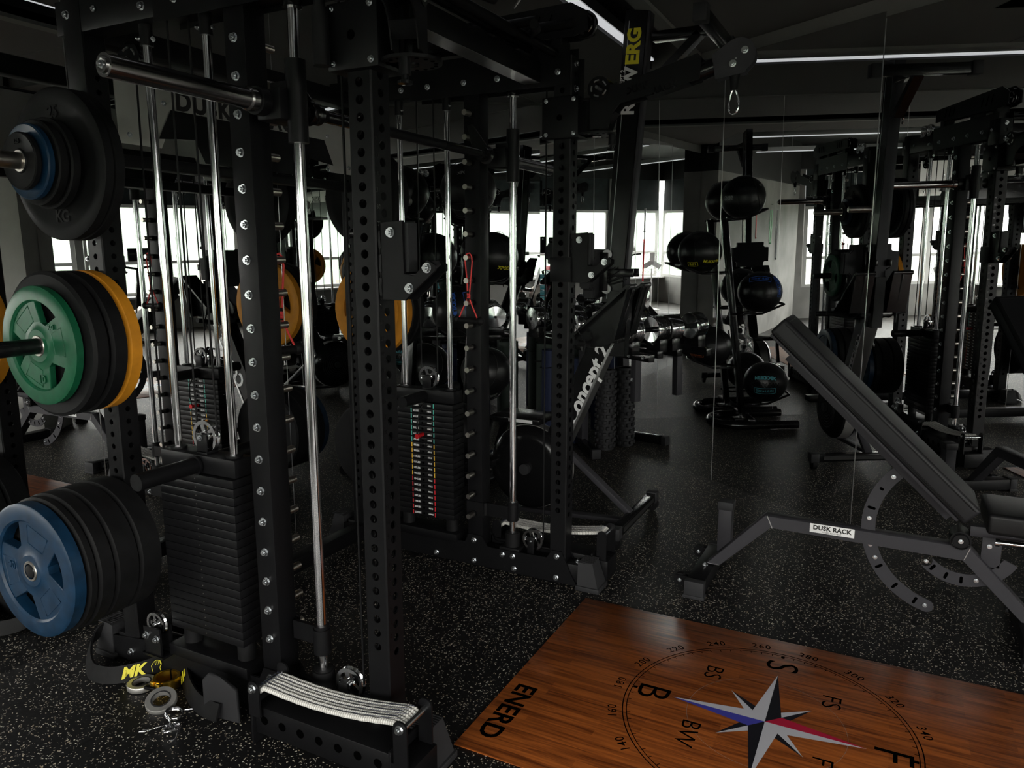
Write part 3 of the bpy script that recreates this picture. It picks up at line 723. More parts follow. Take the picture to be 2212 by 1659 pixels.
    bolt(ca_, (-1.585, Y(-.140), .190), out); bolt(ca_, (-1.062, Y(-.140), .222), out)
    for k in range(7):
        b = MB(); b.cyl((-1.562 + .069 * k, Y(-.1254), .085), (-1.562 + .069 * k, Y(-.126), .085), .0135, 20); b.build('carrier_hole', 'void', ca_)
    # rubber feet
    for x, s2 in ((-1.09, 1), (-2.46, -1)):
        b = MB(); w0, w1 = -.012, D + .012
        v = [(x - .042, Y(w0), .022), (x + .052 * 1, Y(w0), .022), (x + .052, Y(w1), .022), (x - .042, Y(w1), .022), (x - .042, Y(w0 + .006), .125), (x + .022, Y(w0 + .012), .125), (x + .022, Y(w1 - .012), .125), (x - .042, Y(w1 - .006), .125)]
        if s2 < 0: v = [(2 * x - a, c, d) for a, c, d in v]
        b._add(v, [(3, 2, 1, 0), (4, 5, 6, 7), (0, 1, 5, 4), (1, 2, 6, 5), (2, 3, 7, 6), (3, 0, 4, 7)])
        b.bx(x - .05, x + .06, *yb(w0 - .008, w1 + .008), 0, .022, .004)
        for k in range(9):
            yk = Y(w0 + .01 + k * .0095); b.bx(x - .04, x + .024, yk - .002, yk + .002, .124, .1275)
        bmesh.ops.recalc_face_normals(b.bm, faces=b.bm.faces[:])
        b.build('rubber_foot', 'rubber_grey', rack)
    # storage horns
    for z, L in ((1.715, .42), (1.168, .40), (.475, .31)):
        b = MB(); b.cyl((-2.322, Y(-.0), z), (-2.322, Y(-L), z), .0245, 28); b.cyl((-2.322, Y(0), z), (-2.322, Y(-.01), z), .045, 28)
        b.lathe([(.0245, 0), (.020, .006), (.012, .008), (0, .008)], (-2.322, Y(-L), z), out, 28); b.build('plate_horn', 'steel' if z > 1.5 else 'gloss', rack)
side(+1); side(-1)
# smith bar
bz = 1.843; bxx = -1.535
b = MB(); b.cyl((bxx, 1.62, bz), (bxx, 2.89, bz), .0165, 24); bar = b.build('smith_bar', 'black', rack)
b = MB(); b.cyl((bxx, 1.80, bz), (bxx, 2.06, bz), .0174, 24); b.build('knurled_grip', 'gloss', bar)
b = MB(); b.cyl((bxx, 2.45, bz), (bxx, 2.72, bz), .0174, 24); b.build('knurled_grip', 'gloss', bar)
for sg in (1, -1):
    Yq = lambda y: y if sg > 0 else 4.512 - y
    ax = (0, -sg, 0)
    b = MB(); b.lathe([(0, .0), (.010, .004), (.017, .004), (.019, -.002), (.0255, -.002), (.0255, -.395), (.03, -.40), (.03, -.425), (.0, -.425)], (bxx, Yq(1.10), bz), ax, 40); sl = b.build('bar_sleeve', 'sleeve', rack)
    bolt(sl, (bxx, Yq(1.097), bz), ax, BOLT_S)
    b = MB(); b.lathe([(0, 0), (.036, 0), (.036, .03), (.03, .034), (.03, .05), (.0, .05)], (bxx, Yq(1.525), bz), (0, sg, 0), 36); b.bx(bxx - .03, bxx + .055, min(Yq(1.56), Yq(1.67)), max(Yq(1.56), Yq(1.67)), bz - .045, bz + .035, .006); b.build('bar_collar', 'black', rack)
    # hook rotating plate
    b = MB(); b.lathe([(0, 0), (.033, 0), (.036, .004), (.036, .014), (.026, .018), (.026, .03), (.03, .034), (.03, .05), (0, .05)], (bxx, Yq(1.72), bz), (0, sg, 0), 32)
    q = [(bxx - .02, bz - .02), (bxx + .02, bz - .015), (bxx + .012, bz + .03), (bxx - .06, bz + .125), (bxx - .085, bz + .12), (bxx - .065, bz + .045)]
    b.prism(q, lambda u, v, t: (u, Yq(1.735) + sg * t, v), .007, .001); b.build('hook_plate', 'gloss', rack)
# cross members
for q in ((-1.40, -1.325, 1.65, 2.862, 2.118, 2.195), (-2.36, -2.29, 1.65, 2.862, 2.10, 2.17), (-2.35, -2.29, 1.652, 2.862, 1.73, 1.768), (-2.35, -2.29, 1.652, 2.862, .03, .10)):
    b = MB(); b.bx(*q, .003); b.build('cross_member', 'black', rack)
b = MB(); b.bx(-1.398, -1.327, 1.66, 2.85, 2.1165, 2.118); b.build('lit_underside', 'alu', rack)  # bright metal sheet stands in for light falling on the black beam's underside
# sign plate with the writing at the rear
q = [(1.66, 2.02), (2.85, 2.02), (2.85, 1.81), (2.62, 1.81), (2.53, 1.885), (2.33, 1.90), (2.24, 1.83), (1.84, 1.885), (1.79, 1.81), (1.66, 1.80)]
q = [(1.66, 2.06), (2.85, 2.06), (2.85, 1.80), (2.69, 1.80), (2.64, 1.90), (1.87, 1.90), (1.82, 1.80), (1.66, 1.80)]
b = MB(); b.prism(q, lambda u, v, t: (-2.275 + t, u, v), .004); sgn_ = b.build('sign_plate', 'silver', rack)
text_mesh('DUSK', .088, 'darkprint', (-2.2705, 2.01, 1.966), (0, 1, 0), (0, 0, 1), sgn_, bold=.004, thick=.0004, spacing=1.12); text_mesh('RACK', .088, 'darkprint', (-2.2705, 2.40, 1.966), (0, 1, 0), (0, 0, 1), sgn_, bold=.004, thick=.0004, spacing=1.12)
for y, z in ((1.70, 1.83), (2.81, 1.83), (1.84, 1.95), (2.67, 1.95), (1.70, 2.03), (2.81, 2.03)): bolt(sgn_, (-2.271, y, z), (1, 0, 0), BOLT_S)
b = MB(); q = [(1.81, 1.83), (1.866, 1.932), (2.646, 1.932), (2.70, 1.83), (2.555, 1.845), (2.51, 1.768), (2.0, 1.768), (1.96, 1.845)]
b.prism(q, lambda u, v, t: (-2.2695 + t, u, v), .003); b.build('rear_gusset_plate', 'gloss', rack)
# multi grip pull up bars on top between the frames
b = MB()
def tb(pts, r=.016): b.tube(pts, r, 14)
tb([(-1.36, 1.70, 2.24), (-1.36, 2.82, 2.24)])
for y in (1.85, 2.65): tb([(-1.75, y, 2.26), (-1.1, y, 2.26)], .018)
tb([(-1.28, 1.86, 2.24), (-1.16, 2.05, 2.20), (-1.14, 2.12, 2.20)], .016); tb([(-1.28, 2.65, 2.24), (-1.16, 2.46, 2.20), (-1.14, 2.40, 2.20)], .016)
tb([(-1.50, 2.0, 2.24), (-1.18, 2.0, 2.24)]); tb([(-1.50, 2.5, 2.24), (-1.18, 2.5, 2.24)]); tb([(-1.28, 2.02, 2.22), (-1.26, 2.84, 2.22)], .018)
b.build('pull_up_bars', 'black', rack)
b = MB(); b.tube([(-1.16, 2.26, 2.30), (-1.14, 2.28, 2.285), (-1.13, 2.275, 2.24), (-1.15, 2.27, 2.215)], .004, 8); b.tube([(-1.16, 2.255, 2.30), (-1.15, 2.262, 2.312), (-1.165, 2.27, 2.318)], .006, 8, closed=True); b.build('hitch_pin', 'chrome', rack)

# ------------------------------------------------------------------ weight plates on the horns
def plate(kind, R, T, mname, label, x, z, yf, sg, group, parent_name='weight_plate', rot=0.0, marks=None):
    """yf: y of the outer face, thickness runs toward the frame (+sg*y)"""
    t = thing(parent_name, (x, yf, z), label, 'weight plate', group)
    ax = (0, sg, 0); c = (x, yf, z)
    b = MB()
    if kind == 'disc':
        b.lathe([(.0255, .003), (.045, .001), (.05, .006), (R * .78, .006), (R * .82, .0), (R * .97, .0), (R, .004), (R, T - .004), (R * .97, T), (R * .82, T), (R * .78, T - .006), (.05, T - .006), (.045, T), (.0255, T)], c, ax, 72)
    elif kind == 'bumper':
        b.lathe([(.0255, .004), (.06, .004), (.065, .009), (R * .72, .009), (R * .76, .001), (R * .955, .0), (R, .008), (R, T - .008), (R * .955, T), (.0255, T)], c, ax, 72)
    elif kind == 'small':
        b.lathe([(.0255, .0), (.034, .0), (.036, .004), (R * .86, .003), (R * .96, .0), (R, .004), (R, T - .004), (R * .96, T), (.0255, T)], c, ax, 48)
    else:
        b.lathe([(R * .74, .006), (R * .77, .0), (R * .96, .0), (R, .005), (R, T - .005), (R * .96, T), (R * .77, T), (R * .74, T - .004), (R * .74, .006)], c, ax, 72)
        b.lathe([(.0255, .002), (.05, .002), (.055, .006), (R * .40, .008), (R * .40, T - .004), (.05, T - .002), (.0255, T - .002), (.0255, .002)], c, ax, 48)
        for k in range(3):
            a0 = radians(90 + 120 * k + rot)
            n = 10; pts = []
            w0, w1 = radians(54), radians(36)
            inner = [(R * .38 * cos(a0 + w0 * (q / n * 2 - 1)), R * .38 * sin(a0 + w0 * (q / n * 2 - 1))) for q in range(n + 1)]
            outer = [(R * .755 * cos(a0 + w1 * (q / n * 2 - 1)), R * .755 * sin(a0 + w1 * (q / n * 2 - 1))) for q in range(n + 1)]
            b.prism(inner + outer[::-1], lambda u, v, w_: (x + u, yf + sg * (.008 + w_), z + v), T - .012, .002)
            # raised rib outline on the spoke
            mid = V((R * .57 * cos(a0), 0, R * .57 * sin(a0)))
    body = b.build('disc', mname, t)
    if kind == 'grip':
        b = MB()
        for k in range(3):
            a0 = radians(90 + 120 * k + rot)
            q = []
            for s_, rr in ((-24, .42), (24, .42), (20, .70), (-20, .70)): q.append((R * rr * cos(a0 + radians(s_)), R * rr * sin(a0 + radians(s_))))
            b.tube([(x + u, yf + sg * .0085, z + v) for u, v in q], .0022, 6, closed=True)
        b.build('spoke_rib', mname, t)
    b = MB(); b.lathe([(.0248, -.0005), (.031, -.0005), (.034, .003), (.034, .008), (.0248, .008)], c, ax, 32); b.build('steel_ring', 'steel', t, )
    if marks:
        for (tx, uu, vv, sz) in marks:
            xd = (sg, 0, 0)
            text_mesh(tx, sz, mname, (x + uu * sg, yf - sg * .0005 if kind == 'small' else yf + sg * .0045, z + vv), xd, (0, 0, 1), t, 'raised_marking', bold=.001, thick=.0016)
    return t
GA = 'weight plates on the pegs of the near frame'; GB = 'weight plates on the pegs of the far frame'
hx = -2.322
# near frame, middle peg
plate('grip', .183, .032, 'green', 'green three-spoke weight plate, outermost on the middle peg', hx, 1.168, 1.360, 1, GA, rot=38, marks=[('10', .0, -.105, .035), ('KG', .07, .06, .02)])
plate('bumper', .226, .052, 'rubber', 'black bumper plate right behind the green plate on the middle peg', hx, 1.168, 1.394, 1, GA)
plate('bumper', .226, .056, 'rubber', 'black bumper plate between another black plate and the amber plate on the middle peg', hx, 1.168, 1.452, 1, GA)
plate('grip', .226, .045, 'yellow', 'amber yellow weight plate innermost on the middle peg of the near frame', hx, 1.168, 1.512, 1, GA, rot=10)
# near frame, bottom peg
plate('grip', .215, .045, 'blue', 'blue three-spoke weight plate, outermost on the lowest peg of the near frame', hx, .475, 1.262, 1, GA, rot=100, marks=[('20', -.10, .0, .035)])
plate('disc', .222, .026, 'rubber', 'thin black plate right behind the blue plate on the lowest peg', hx, .475, 1.311, 1, GA)
plate('bumper', .226, .056, 'rubber', 'second black plate behind the blue plate on the lowest peg', hx, .475, 1.340, 1, GA)
plate('bumper', .226, .082, 'rubber', 'wide black bumper plate in the middle of the lowest peg', hx, .475, 1.398, 1, GA)
plate('bumper', .226, .082, 'rubber', 'wide black bumper plate innermost on the lowest peg by the frame', hx, .475, 1.482, 1, GA)
# near frame, top peg
plate('small', .083, .02, 'rubber', 'smallest black plate, outermost on the top peg of the near frame', hx, 1.715, 1.366, 1, GA, marks=[('1.25', .0, .055, .016)])
plate('small', .11, .022, 'blue', 'small blue plate behind the smallest black one on the top peg', hx, 1.715, 1.387, 1, GA)
plate('small', .125, .03, 'rubber', 'small black plate right behind the small blue plate', hx, 1.715, 1.410, 1, GA)
plate('small', .135, .03, 'rubber', 'mid-size black plate in front of the large embossed plate on the top peg', hx, 1.715, 1.441, 1, GA)
plate('disc', .228, .034, 'rubber', 'large black plate with embossed markings on the top peg', hx, 1.715, 1.478, 1, GA, marks=[('25', .0, .155, .05), ('KG', .0, -.155, .05)])
plate('disc', .228, .034, 'rubber', 'large black plate innermost on the top peg against the post', hx, 1.715, 1.514, 1, GA)
# far frame
plate('grip', .226, .045, 'yellow', 'amber yellow weight plate on the middle peg of the far frame', hx, 1.168, 3.045, -1, GB, rot=20)
plate('bumper', .226, .056, 'rubber', 'black bumper plate beside the amber plate on the far frame', hx, 1.168, 3.103, -1, GB)
plate('bumper', .226, .052, 'rubber', 'black bumper plate between black and green plates on the far frame', hx, 1.168, 3.157, -1, GB)
plate('grip', .183, .032, 'green', 'dark green three-spoke plate outermost on the far frame seen in the mirror', hx, 1.168, 3.191, -1, GB, rot=38)
plate('disc', .228, .034, 'rubber', 'large black plate innermost on the top peg of the far frame', hx, 1.715, 2.999, -1, GB)
plate('disc', .228, .034, 'rubber', 'large black embossed plate outside another on the top peg of the far frame', hx, 1.715, 3.035, -1, GB, marks=[('25', .0, .155, .05), ('KG', .0, -.155, .05)])
plate('small', .135, .03, 'rubber', 'mid-size black plate on the top peg of the far frame', hx, 1.715, 3.068, -1, GB)
plate('small', .11, .03, 'blue', 'small blue plate on the top peg of the far frame', hx, 1.715, 3.10, -1, GB)
plate('small', .083, .02, 'rubber', 'smallest black plate outermost on the top peg of the far frame', hx, 1.715, 3.122, -1, GB)
plate('bumper', .226, .082, 'rubber', 'wide black bumper plate innermost on the lowest peg of the far frame', hx, .475, 3.03, -1, GB)
plate('bumper', .226, .082, 'rubber', 'wide black bumper plate in the middle of the lowest peg of the far frame', hx, .475, 3.114, -1, GB)
plate('bumper', .226, .056, 'rubber', 'black plate behind the blue plate on the lowest peg of the far frame', hx, .475, 3.172, -1, GB)
plate('grip', .215, .045, 'blue', 'blue three-spoke plate outermost on the lowest peg of the far frame', hx, .475, 3.219, -1, GB, rot=100)

# ------------------------------------------------------------------ J hooks on the front posts
def jhook(sg, lb):
    yc = (YA if sg > 0 else YB - D) + D / 2
    t = thing('bar_hook', (-1.15, yc, 1.33), lb, 'bar hook', 'bar hooks on the front posts')
    q = [(-1.19, 1.525), (-1.118, 1.53), (-1.118, 1.395), (-1.085, 1.39), (-1.045, 1.432), (-1.022, 1.42), (-1.022, 1.405), (-1.115, 1.328), (-1.19, 1.328)]
    b = MB()
    for yy in (yc - .030, yc + .022): b.prism(q, lambda u, v, w_: (u, yy + w_, v), .008, .0012)
    b.bx(-1.192, -1.186, yc - .030, yc + .030, 1.33, 1.525); fr = b.build('side_plates', 'black', t)
    b = MB(); b.bx(-1.120, -1.108, yc - .021, yc + .021, 1.40, 1.525, .002); b.beam((-1.115, yc, 1.388), (-1.08, yc, 1.388), .042, .016); b.beam((-1.085, yc, 1.388), (-1.04, yc, 1.424), .042, .012); b.build('hook_liner', 'rubber_grey', t)
    for x, z in ((-1.155, 1.50), (-1.10, 1.36), (-1.046, 1.412)):
        bolt(fr, (x, yc - .030, z), (0, -1, 0)); bolt(fr, (x, yc + .030, z), (0, 1, 0))
    b = MB(); b.bx(-1.274, -1.186, yc - .044, yc - .0395, 1.33, 1.43, .001); b.bx(-1.274, -1.186, yc + .0395, yc + .044, 1.33, 1.43, .001); b.bx(-1.278, -1.272, yc - .044, yc + .044, 1.33, 1.43, .001); b.build('post_sleeve', 'black', t) if sg < 0 else b.bm.free()
    b = MB(); b.cyl((-1.272, yc, 1.50), (-1.30, yc, 1.50), .012, 16); b.cyl((-1.195, yc, 1.50), (-1.19, yc, 1.50), .010, 16); b.build('locking_pin', 'gloss', t)
    b = MB(); 
    for zz in (1.34, 1.40, 1.46): b.tube([(-1.189, yc - .031, zz), (-1.190, yc - .032, zz + .02), (-1.189, yc - .031, zz + .045)], .0035, 6)
    b.build('weld_bead', 'black', fr)
jhook(1, 'black steel bar hook on the near front post below the number 30')
jhook(-1, 'black steel bar hook on the far front post beside the rower seat')

# ------------------------------------------------------------------ red cord handles
def cord_handle(y, sg, lb, z0=1.43, sway=0.0, rz=0.0):
    x = -1.648
    t = thing('pull_handle', (x, y, 1.15), lb, 'pull handle', 'red cord pull handles')
    F = lambda u, v, w_=0.0: (x + u * cos(rz) - w_ * sin(rz), y + u * sin(rz) + w_ * cos(rz), v)
    b = MB()
    b.tube([F(-.004, 1.265), F(-.006, 1.33), F(-.014, 1.40), F(-.016, 1.425), F(-.008, 1.443), F(.006, 1.447), F(.016, 1.436), F(.020, 1.41), F(.012, 1.34), F(.004, 1.265)], .0032, 8)
    b.tube([F(0, 1.262), F(-.03, 1.205), F(-.05, 1.165)], .0032, 8); b.tube([F(0, 1.262), F(.025, 1.205), F(.045, 1.165)], .0032, 8)
    b.tube([F(-.006, 1.272), F(.006, 1.268), F(.006, 1.255), F(-.006, 1.258)], .004, 8); b.build('cord', 'redcord', t)
    b = MB(); b.cyl(F(0, 1.275), F(0, 1.285), .007, 12); b.cyl(F(0, 1.248), F(0, 1.253), .008, 12); b.build('cord_clamp', 'rubber', t)
    b = MB(); b.cyl(F(-.058, 1.158), F(.055, 1.155), .013, 20); b.sphere(F(-.062, 1.16), .017, 16, 10); b.sphere(F(.058, 1.156), .0195, 16, 10); b.build('grip', 'rubber', t)
cord_handle(2.935 - D - .04, -1, 'red cord handle with black grip hanging from a peg of the far frame')
cord_handle(1.577 + D + .04, 1, 'red cord handle with black grip hanging behind the bolted post of the near frame', rz=radians(80))

# ------------------------------------------------------------------ woven slings on the base
def sling(sg, lb):
    Y0 = lambda d: YA + d if sg > 0 else YB - d
    t = thing('woven_sling', (-1.32, Y0(-.07), .2), lb, 'sling', 'white woven slings on the rack base')
    n = 34; W = 7
    zf = lambda u: .193 + .036 * u ** 1.6 - .016 * sin(pi * u)
    for k in range(W):
        b = MB(); pts = []
        dd = -.122 + .0128 * k
        for i in range(n + 1):
            u = i / n; x = -1.585 + .523 * u; z = zf(u)
            if u < .05: z -= (.05 - u) * .5
            if u > .96: z -= (u - .96) * .6
            pts.append((x + .001 * sin(i * 2.3 + k), Y0(dd + .0007 * sin(i * 1.7)), z + .0012 * (k % 2)))
        b.tube(pts, .0078, 8)
        b.build('woven_strand', 'webbing', t)
    b = MB()
    for k in range(6):
        dd = -.1156 + .0128 * k; b.tube([(-1.575 + .50 * i / n, Y0(dd), zf(i / n) + .0058) for i in range(n + 1)], .0006, 5)
    b.build('dark_thread', 'blue_mat', t)
    for xr, zr in ((-1.585, .182), (-1.062, .214)):
        b = MB(); b.cyl((xr, Y0(-.133), zr), (xr, Y0(-.02), zr), .0085, 16); b.build('sling_rod', 'zinc', t)
sling(1, 'white woven sling strap slung along the base of the near frame')
sling(-1, 'white woven sling strap behind the base of the far frame')

# ------------------------------------------------------------------ wood platform with the compass print
PX0, PX1, PY0, PY1 = -1.068, 1.25, 1.712, 2.787
t = thing('wood_platform', ((PX0 + PX1) / 2, (PY0 + PY1) / 2, 0), 'reddish strip-wood lifting platform with a printed compass star, in front of the rack', 'platform')
PF = t
b = MB(); b.bx(PX0, PX1, PY0, PY1, 0, .004, .0012); b.build('board', 'wood', t)
ZT = .0041; CXp, CYp = -.256, 2.245
def ring(r0, r1, mname, nm, seg=160):
    b = MB(); vs = []
    for i in range(seg):
        a = 2 * pi * i / seg; vs += [(CXp + r0 * cos(a), CYp + r0 * sin(a), ZT), (CXp + r1 * cos(a), CYp + r1 * sin(a), ZT)]
    b._add(vs, [(2 * i, 2 * i + 1, (2 * i + 3) % (2 * seg), (2 * i + 2) % (2 * seg)) for i in range(seg)]); return b.build(nm, mname, t)
ring(.4390, .4425, 'void', 'compass_ring'); ring(.4270, .4298, 'void', 'compass_ring')
b = MB()
for k in range(72):
    a = radians(5 * k); r1 = .428; r0 = .416
    d = V((cos(a), sin(a), 0)); c = V((CXp, CYp, ZT + .0001)); big = k % 18 == 0
    b.beam(c + d * (r0 if not big else .412), c + d * (r1 if not big else .426), .0022 if not big else .012, .0002)
b.build('compass_ticks', 'void', t)
for a in range(0, 360, 20):
    m_ = radians(-a); d = V((cos(m_), sin(m_), 0)); o = V((CXp, CYp, ZT)) + d * .472
    if a % 90 != 0 or a in (180,):
        text_mesh(str(a), .041, 'void', o, (d.y, -d.x, 0), d, t, 'degree_number', thick=.0001, spacing=1.15, bold=.0001)
dn, rt_ = (0, -1, 0), (1, 0, 0)
for s_, x, y, sz in (('S', CXp + .0, CYp + .355, .155), ('B', CXp - .362, CYp + .0, .155), ('F', CXp + .355, CYp, .155), ('W', CXp, CYp - .355, .155)):
    text_mesh(s_, sz, 'void', (x, y, ZT), dn, rt_, t, 'compass_letter', thick=.0001, bold=-.0008)
for s_, x, y in (('BS', -.205, .21), ('FS', .175, .205), ('BW', -.205, -.015), ('FW', .175, -.165)):
    yy = y if s_ != 'BW' else -.165
    text_mesh(s_, .085, 'void', (CXp + x * 1.0, CYp + yy, ZT), dn, rt_, t, 'compass_letter', thick=.0001, bold=-.0006)
text_mesh('ENERD', .098, 'void', (-1.003, 1.935, ZT), dn, rt_, t, 'brand_lettering', thick=.0001, bold=.0022, spacing=1.0)
def star():
    R, r = .29, .062
    tips = {0: (1, 0), 90: (0, 1), 180: (-1, 0), 270: (0, -1)}
    cols = {0: ('starwhite', 'starred'), 90: ('starblack', 'starwhite'), 180: ('starblue', 'starwhite'), 270: ('starblack', 'starwhite')}
    cols = {0: ('starwhite', 'starred'), 90: ('starblack', 'starwhite'), 180: ('starwhite', 'starblue'), 270: ('starblack', 'starwhite')}
    c = V((CXp, CYp, ZT + .0002))
    for a in (0, 90, 180, 270):
        A_ = radians(a); tip = c + V((cos(A_), sin(A_), 0)) * R
        lo = c + V((cos(A_ - pi / 4), sin(A_ - pi / 4), 0)) * r; hi = c + V((cos(A_ + pi / 4), sin(A_ + pi / 4), 0)) * r
        m0, m1_ = cols[a]
        if a == 270: m0, m1_ = 'starblack', 'starwhite'
        for pt, mm in ((lo, m0), (hi, m1_)):
            b = MB(); b._add([c, tip, pt] if pt is hi else [c, pt, tip], [(0, 1, 2)]); b.build('star_point', mm, t)
    for a in (45, 135, 225, 315):
        A_ = radians(a); c2 = c - V((0, 0, .00008)); tip = c2 + V((cos(A_), sin(A_), 0)) * .178
        lo = c2 + V((cos(A_ - pi / 4), sin(A_ - pi / 4), 0)) * .045; hi = c2 + V((cos(A_ + pi / 4), sin(A_ + pi / 4), 0)) * .045
        for pt, mm in ((lo, 'starblack'), (hi, 'starwhite')):
            b = MB(); b._add([c2, tip, pt] if pt is hi else [c2, pt, tip], [(0, 1, 2)]); b.build('star_point', mm, t)
star()
ring(.238, .2388, 'greyprint', 'inner_ring')

# ------------------------------------------------------------------ incline bench
t = thing('incline_bench', (-.05, 3.24, 0), 'dark grey adjustable incline bench with its long backrest raised, beside the wood platform', 'bench')
yc = 3.24
def pr(y0, th): return lambda u, v, w_: (u, y0 + w_, v)
b = MB(); q = [(-.66, .075), (-.60, .075), (-.395, .292), (.318, .282), (.535, .06), (.60, .06), (.335, .335), (-.42, .341)]
b.prism(q, pr(yc - .03, 0), .06, .003); b.build('main_frame', 'charcoal', t)
b = MB()
b.bm.free()
for wq in (((-.387, .288), (-.41, .34)), ((.32, .284), (.336, .333)), ((-.665, .082), (-.60, .08))):
    b = MB(); b.tube([(wq[0][0], yc - .031, wq[0][1]), (wq[1][0], yc - .031, wq[1][1])], .0022, 6); b.build('weld_bead', 'alu', t)
b = MB(); b.bx(-.70, -.622, 3.0, 3.49, .01, .072, .003); b.build('rear_foot_bar', 'black', t)
b = MB(); b.bx(.515, .595, 3.0, 3.49, .01, .072, .003); b.build('front_foot_bar', 'black', t)
for x0, x1 in ((-.702, -.619), (.512, .598)):
    for y0, y1 in ((2.99, 3.03), (3.46, 3.50)):
        b = MB(); b.bx(x0, x1, y0, y1, 0, .075, .002); b.bx(x0 - .004, x1 + .004, y0 - .004, y1 + .004, 0, .014, .001); b.build('end_cap', 'rubber_grey', t)
bolt(t, (-.66, 3.195, .073), (0, 0, 1))
for y in (3.07, 3.42):
    b = MB(); b.cyl((-.735, y - .012, .045), (-.735, y + .012, .045), .028, 24); w_ = b.build('wheel', 'rubber', t)
    b = MB(); b.bx(-.75, -.69, y - .02, y - .015, .03, .068); b.bx(-.75, -.69, y + .015, y + .02, .03, .068); b.build('wheel_bracket', 'black', t); bolt(w_, (-.735, y - .02, .047), (0, -1, 0), BOLT_S)
b = MB(); b.bx(-.648, -.588, 3.385, 3.445, .07, .29, .002); b.build('handle_post', 'charcoal', t)
b = MB(); b.bx(-.653, -.583, 3.38, 3.45, .275, .315, .003); b.build('post_cap', 'rubber_grey', t)
# sector plates with slots
def sector(cx, cz, r0, r1, a0, a1, name, slots):
    n = 26
    pts = [(cx + r1 * cos(radians(a0 + (a1 - a0) * i / n)), cz + r1 * sin(radians(a0 + (a1 - a0) * i / n))) for i in range(n + 1)]
    rm = (r0 + r1) / 2; hw = (r1 - r0) / 2; e = radians(a1); c = (cx + rm * cos(e), cz + rm * sin(e))
    pts += [(c[0] + hw * cos(e + pi * k / 8), c[1] + hw * sin(e + pi * k / 8)) for k in range(1, 8)]
    pts += [(cx + r0 * cos(radians(a1 + (a0 - a1) * i / n)), cz + r0 * sin(radians(a1 + (a0 - a1) * i / n))) for i in range(n + 1)]
    b = MB(); b.prism(pts, pr(yc - .004, 0), .008, .001); o = b.build(name, 'charcoal', t)
    b = MB()
    for a, rr, L in slots:
        A_ = radians(a); d = V((cos(A_), 0, sin(A_))); c = V((cx, yc - .0045, cz)) + d * rm
        b.beam(c - d * L / 2, c + d * L / 2, .011, .0012, up=(0, 1, 0))
        for s_ in (-1, 1): b.cyl(c + d * L / 2 * s_ - V((0, .0006, 0)), c + d * L / 2 * s_ + V((0, .0006, 0)), .0055, 12)
    b.build('slot', 'void', o); return o
s1 = sector(.30, .365, .295, .347, 133, 254, 'back_sector', [(152, 0, .006), (168, 0, .02), (213, 0, .02), (230, 0, .02), (246, 0, .02)])
for a, rr in ((140, .32), (176, .32), (196, .32), (206, .318), (253, .32)): bolt(s1, (.30 + rr * cos(radians(a)), yc - .005, .365 + rr * sin(radians(a))), (0, -1, 0), BOLT_S)
s2 = sector(.32, .36, .145, .195, 335, 222, 'seat_sector', [(234, 0, .018), (252, 0, .018), (270, 0, .018)])
for a, rr in ((223, .17), (287, .17)): bolt(s2, (.32 + rr * cos(radians(a)), yc - .005, .36 + rr * sin(radians(a))), (0, -1, 0), BOLT_S)
b = MB(); b.bx(.375, .44, yc - .004, yc + .004, .26, .40, .001); pl_ = b.build('seat_hanger', 'charcoal', t); bolt(pl_, (.40, yc - .005, .343), (0, -1, 0), BOLT_S)
b = MB(); b.cyl((.301, yc - .045, .361), (.301, yc + .045, .361), .036, 28); b.cyl((.301, yc - .05, .361), (.301, yc - .045, .361), .026, 24); o = b.build('pivot', 'black', t); bolt(o, (.301, yc - .05, .361), (0, -1, 0), BOLT_S)
b = MB(); b.lathe([(.028, -.0505), (.030, -.052), (.032, -.0505)], (.301, yc, .361), (0, 1, 0), 28); b.build('pivot_ring', 'gloss', o)
# label plate
b = MB(); b.bx(-.238, -.068, yc - .0325, yc - .0305, .300, .338, .0008); lp = b.build('label_plate', 'white', t)
text_mesh('DUSK RACK', .0255, 'darkprint', (-.153, yc - .0328, .322), (1, 0, 0), (0, 0, 1), lp, bold=.0012, thick=.0002, spacing=1.05)
text_mesh('FITNESS EQUIPMENT', .008, 'darkprint', (-.153, yc - .0328, .306), (1, 0, 0), (0, 0, 1), lp, 'small_lettering', thick=.0002)
# backrest
u0 = V((-.412, 0, 1.158)); u1 = V((.315, 0, .475)); dd = (u1 - u0).normalized(); nn = V((-dd.z, 0, dd.x)); nn = nn if nn.z > 0 else -nn
Ym = V((0, yc, 0)); rot = Matrix((dd, V((0, 1, 0)), dd.cross(V((0, 1, 0))))).transposed()
L_ = (u1 - u0).length
b = MB(); b.box(u0 + dd * L_ / 2 + Ym + nn * .012, (L_, .28, .078), rot)
es = list(b.bm.edges)
bmesh.ops.bevel(b.bm, geom=es, offset=.014, segments=3, affect='EDGES', profile=.6)
bp_ = b.build('backrest_pad', 'vinyl_grey', t)
b = MB()
for off, ins in ((.0495, .012), (.036, -.0015), (-.012, -.0015), (-.018, -.0015)):
    pts = []
    for k in range(4):
        sx, sy = [(0, -1), (1, -1), (1, 1), (0, 1)][k]
        pts.append(u0 + dd * (ins + .01 if sx == 0 else L_ - ins - .01) + nn * off + Ym + V((0, sy * (.14 - ins), 0)))
    P_ = []
    for k in range(4):
        a_, c_ = pts[k], pts[(k + 1) % 4]
        for m_ in range(12): P_.append(a_.lerp(c_, .02 + .96 * m_ / 11))
    b.tube(P_, .0022, 6, closed=True)
b.build('seam_piping', 'vinyl', bp_)
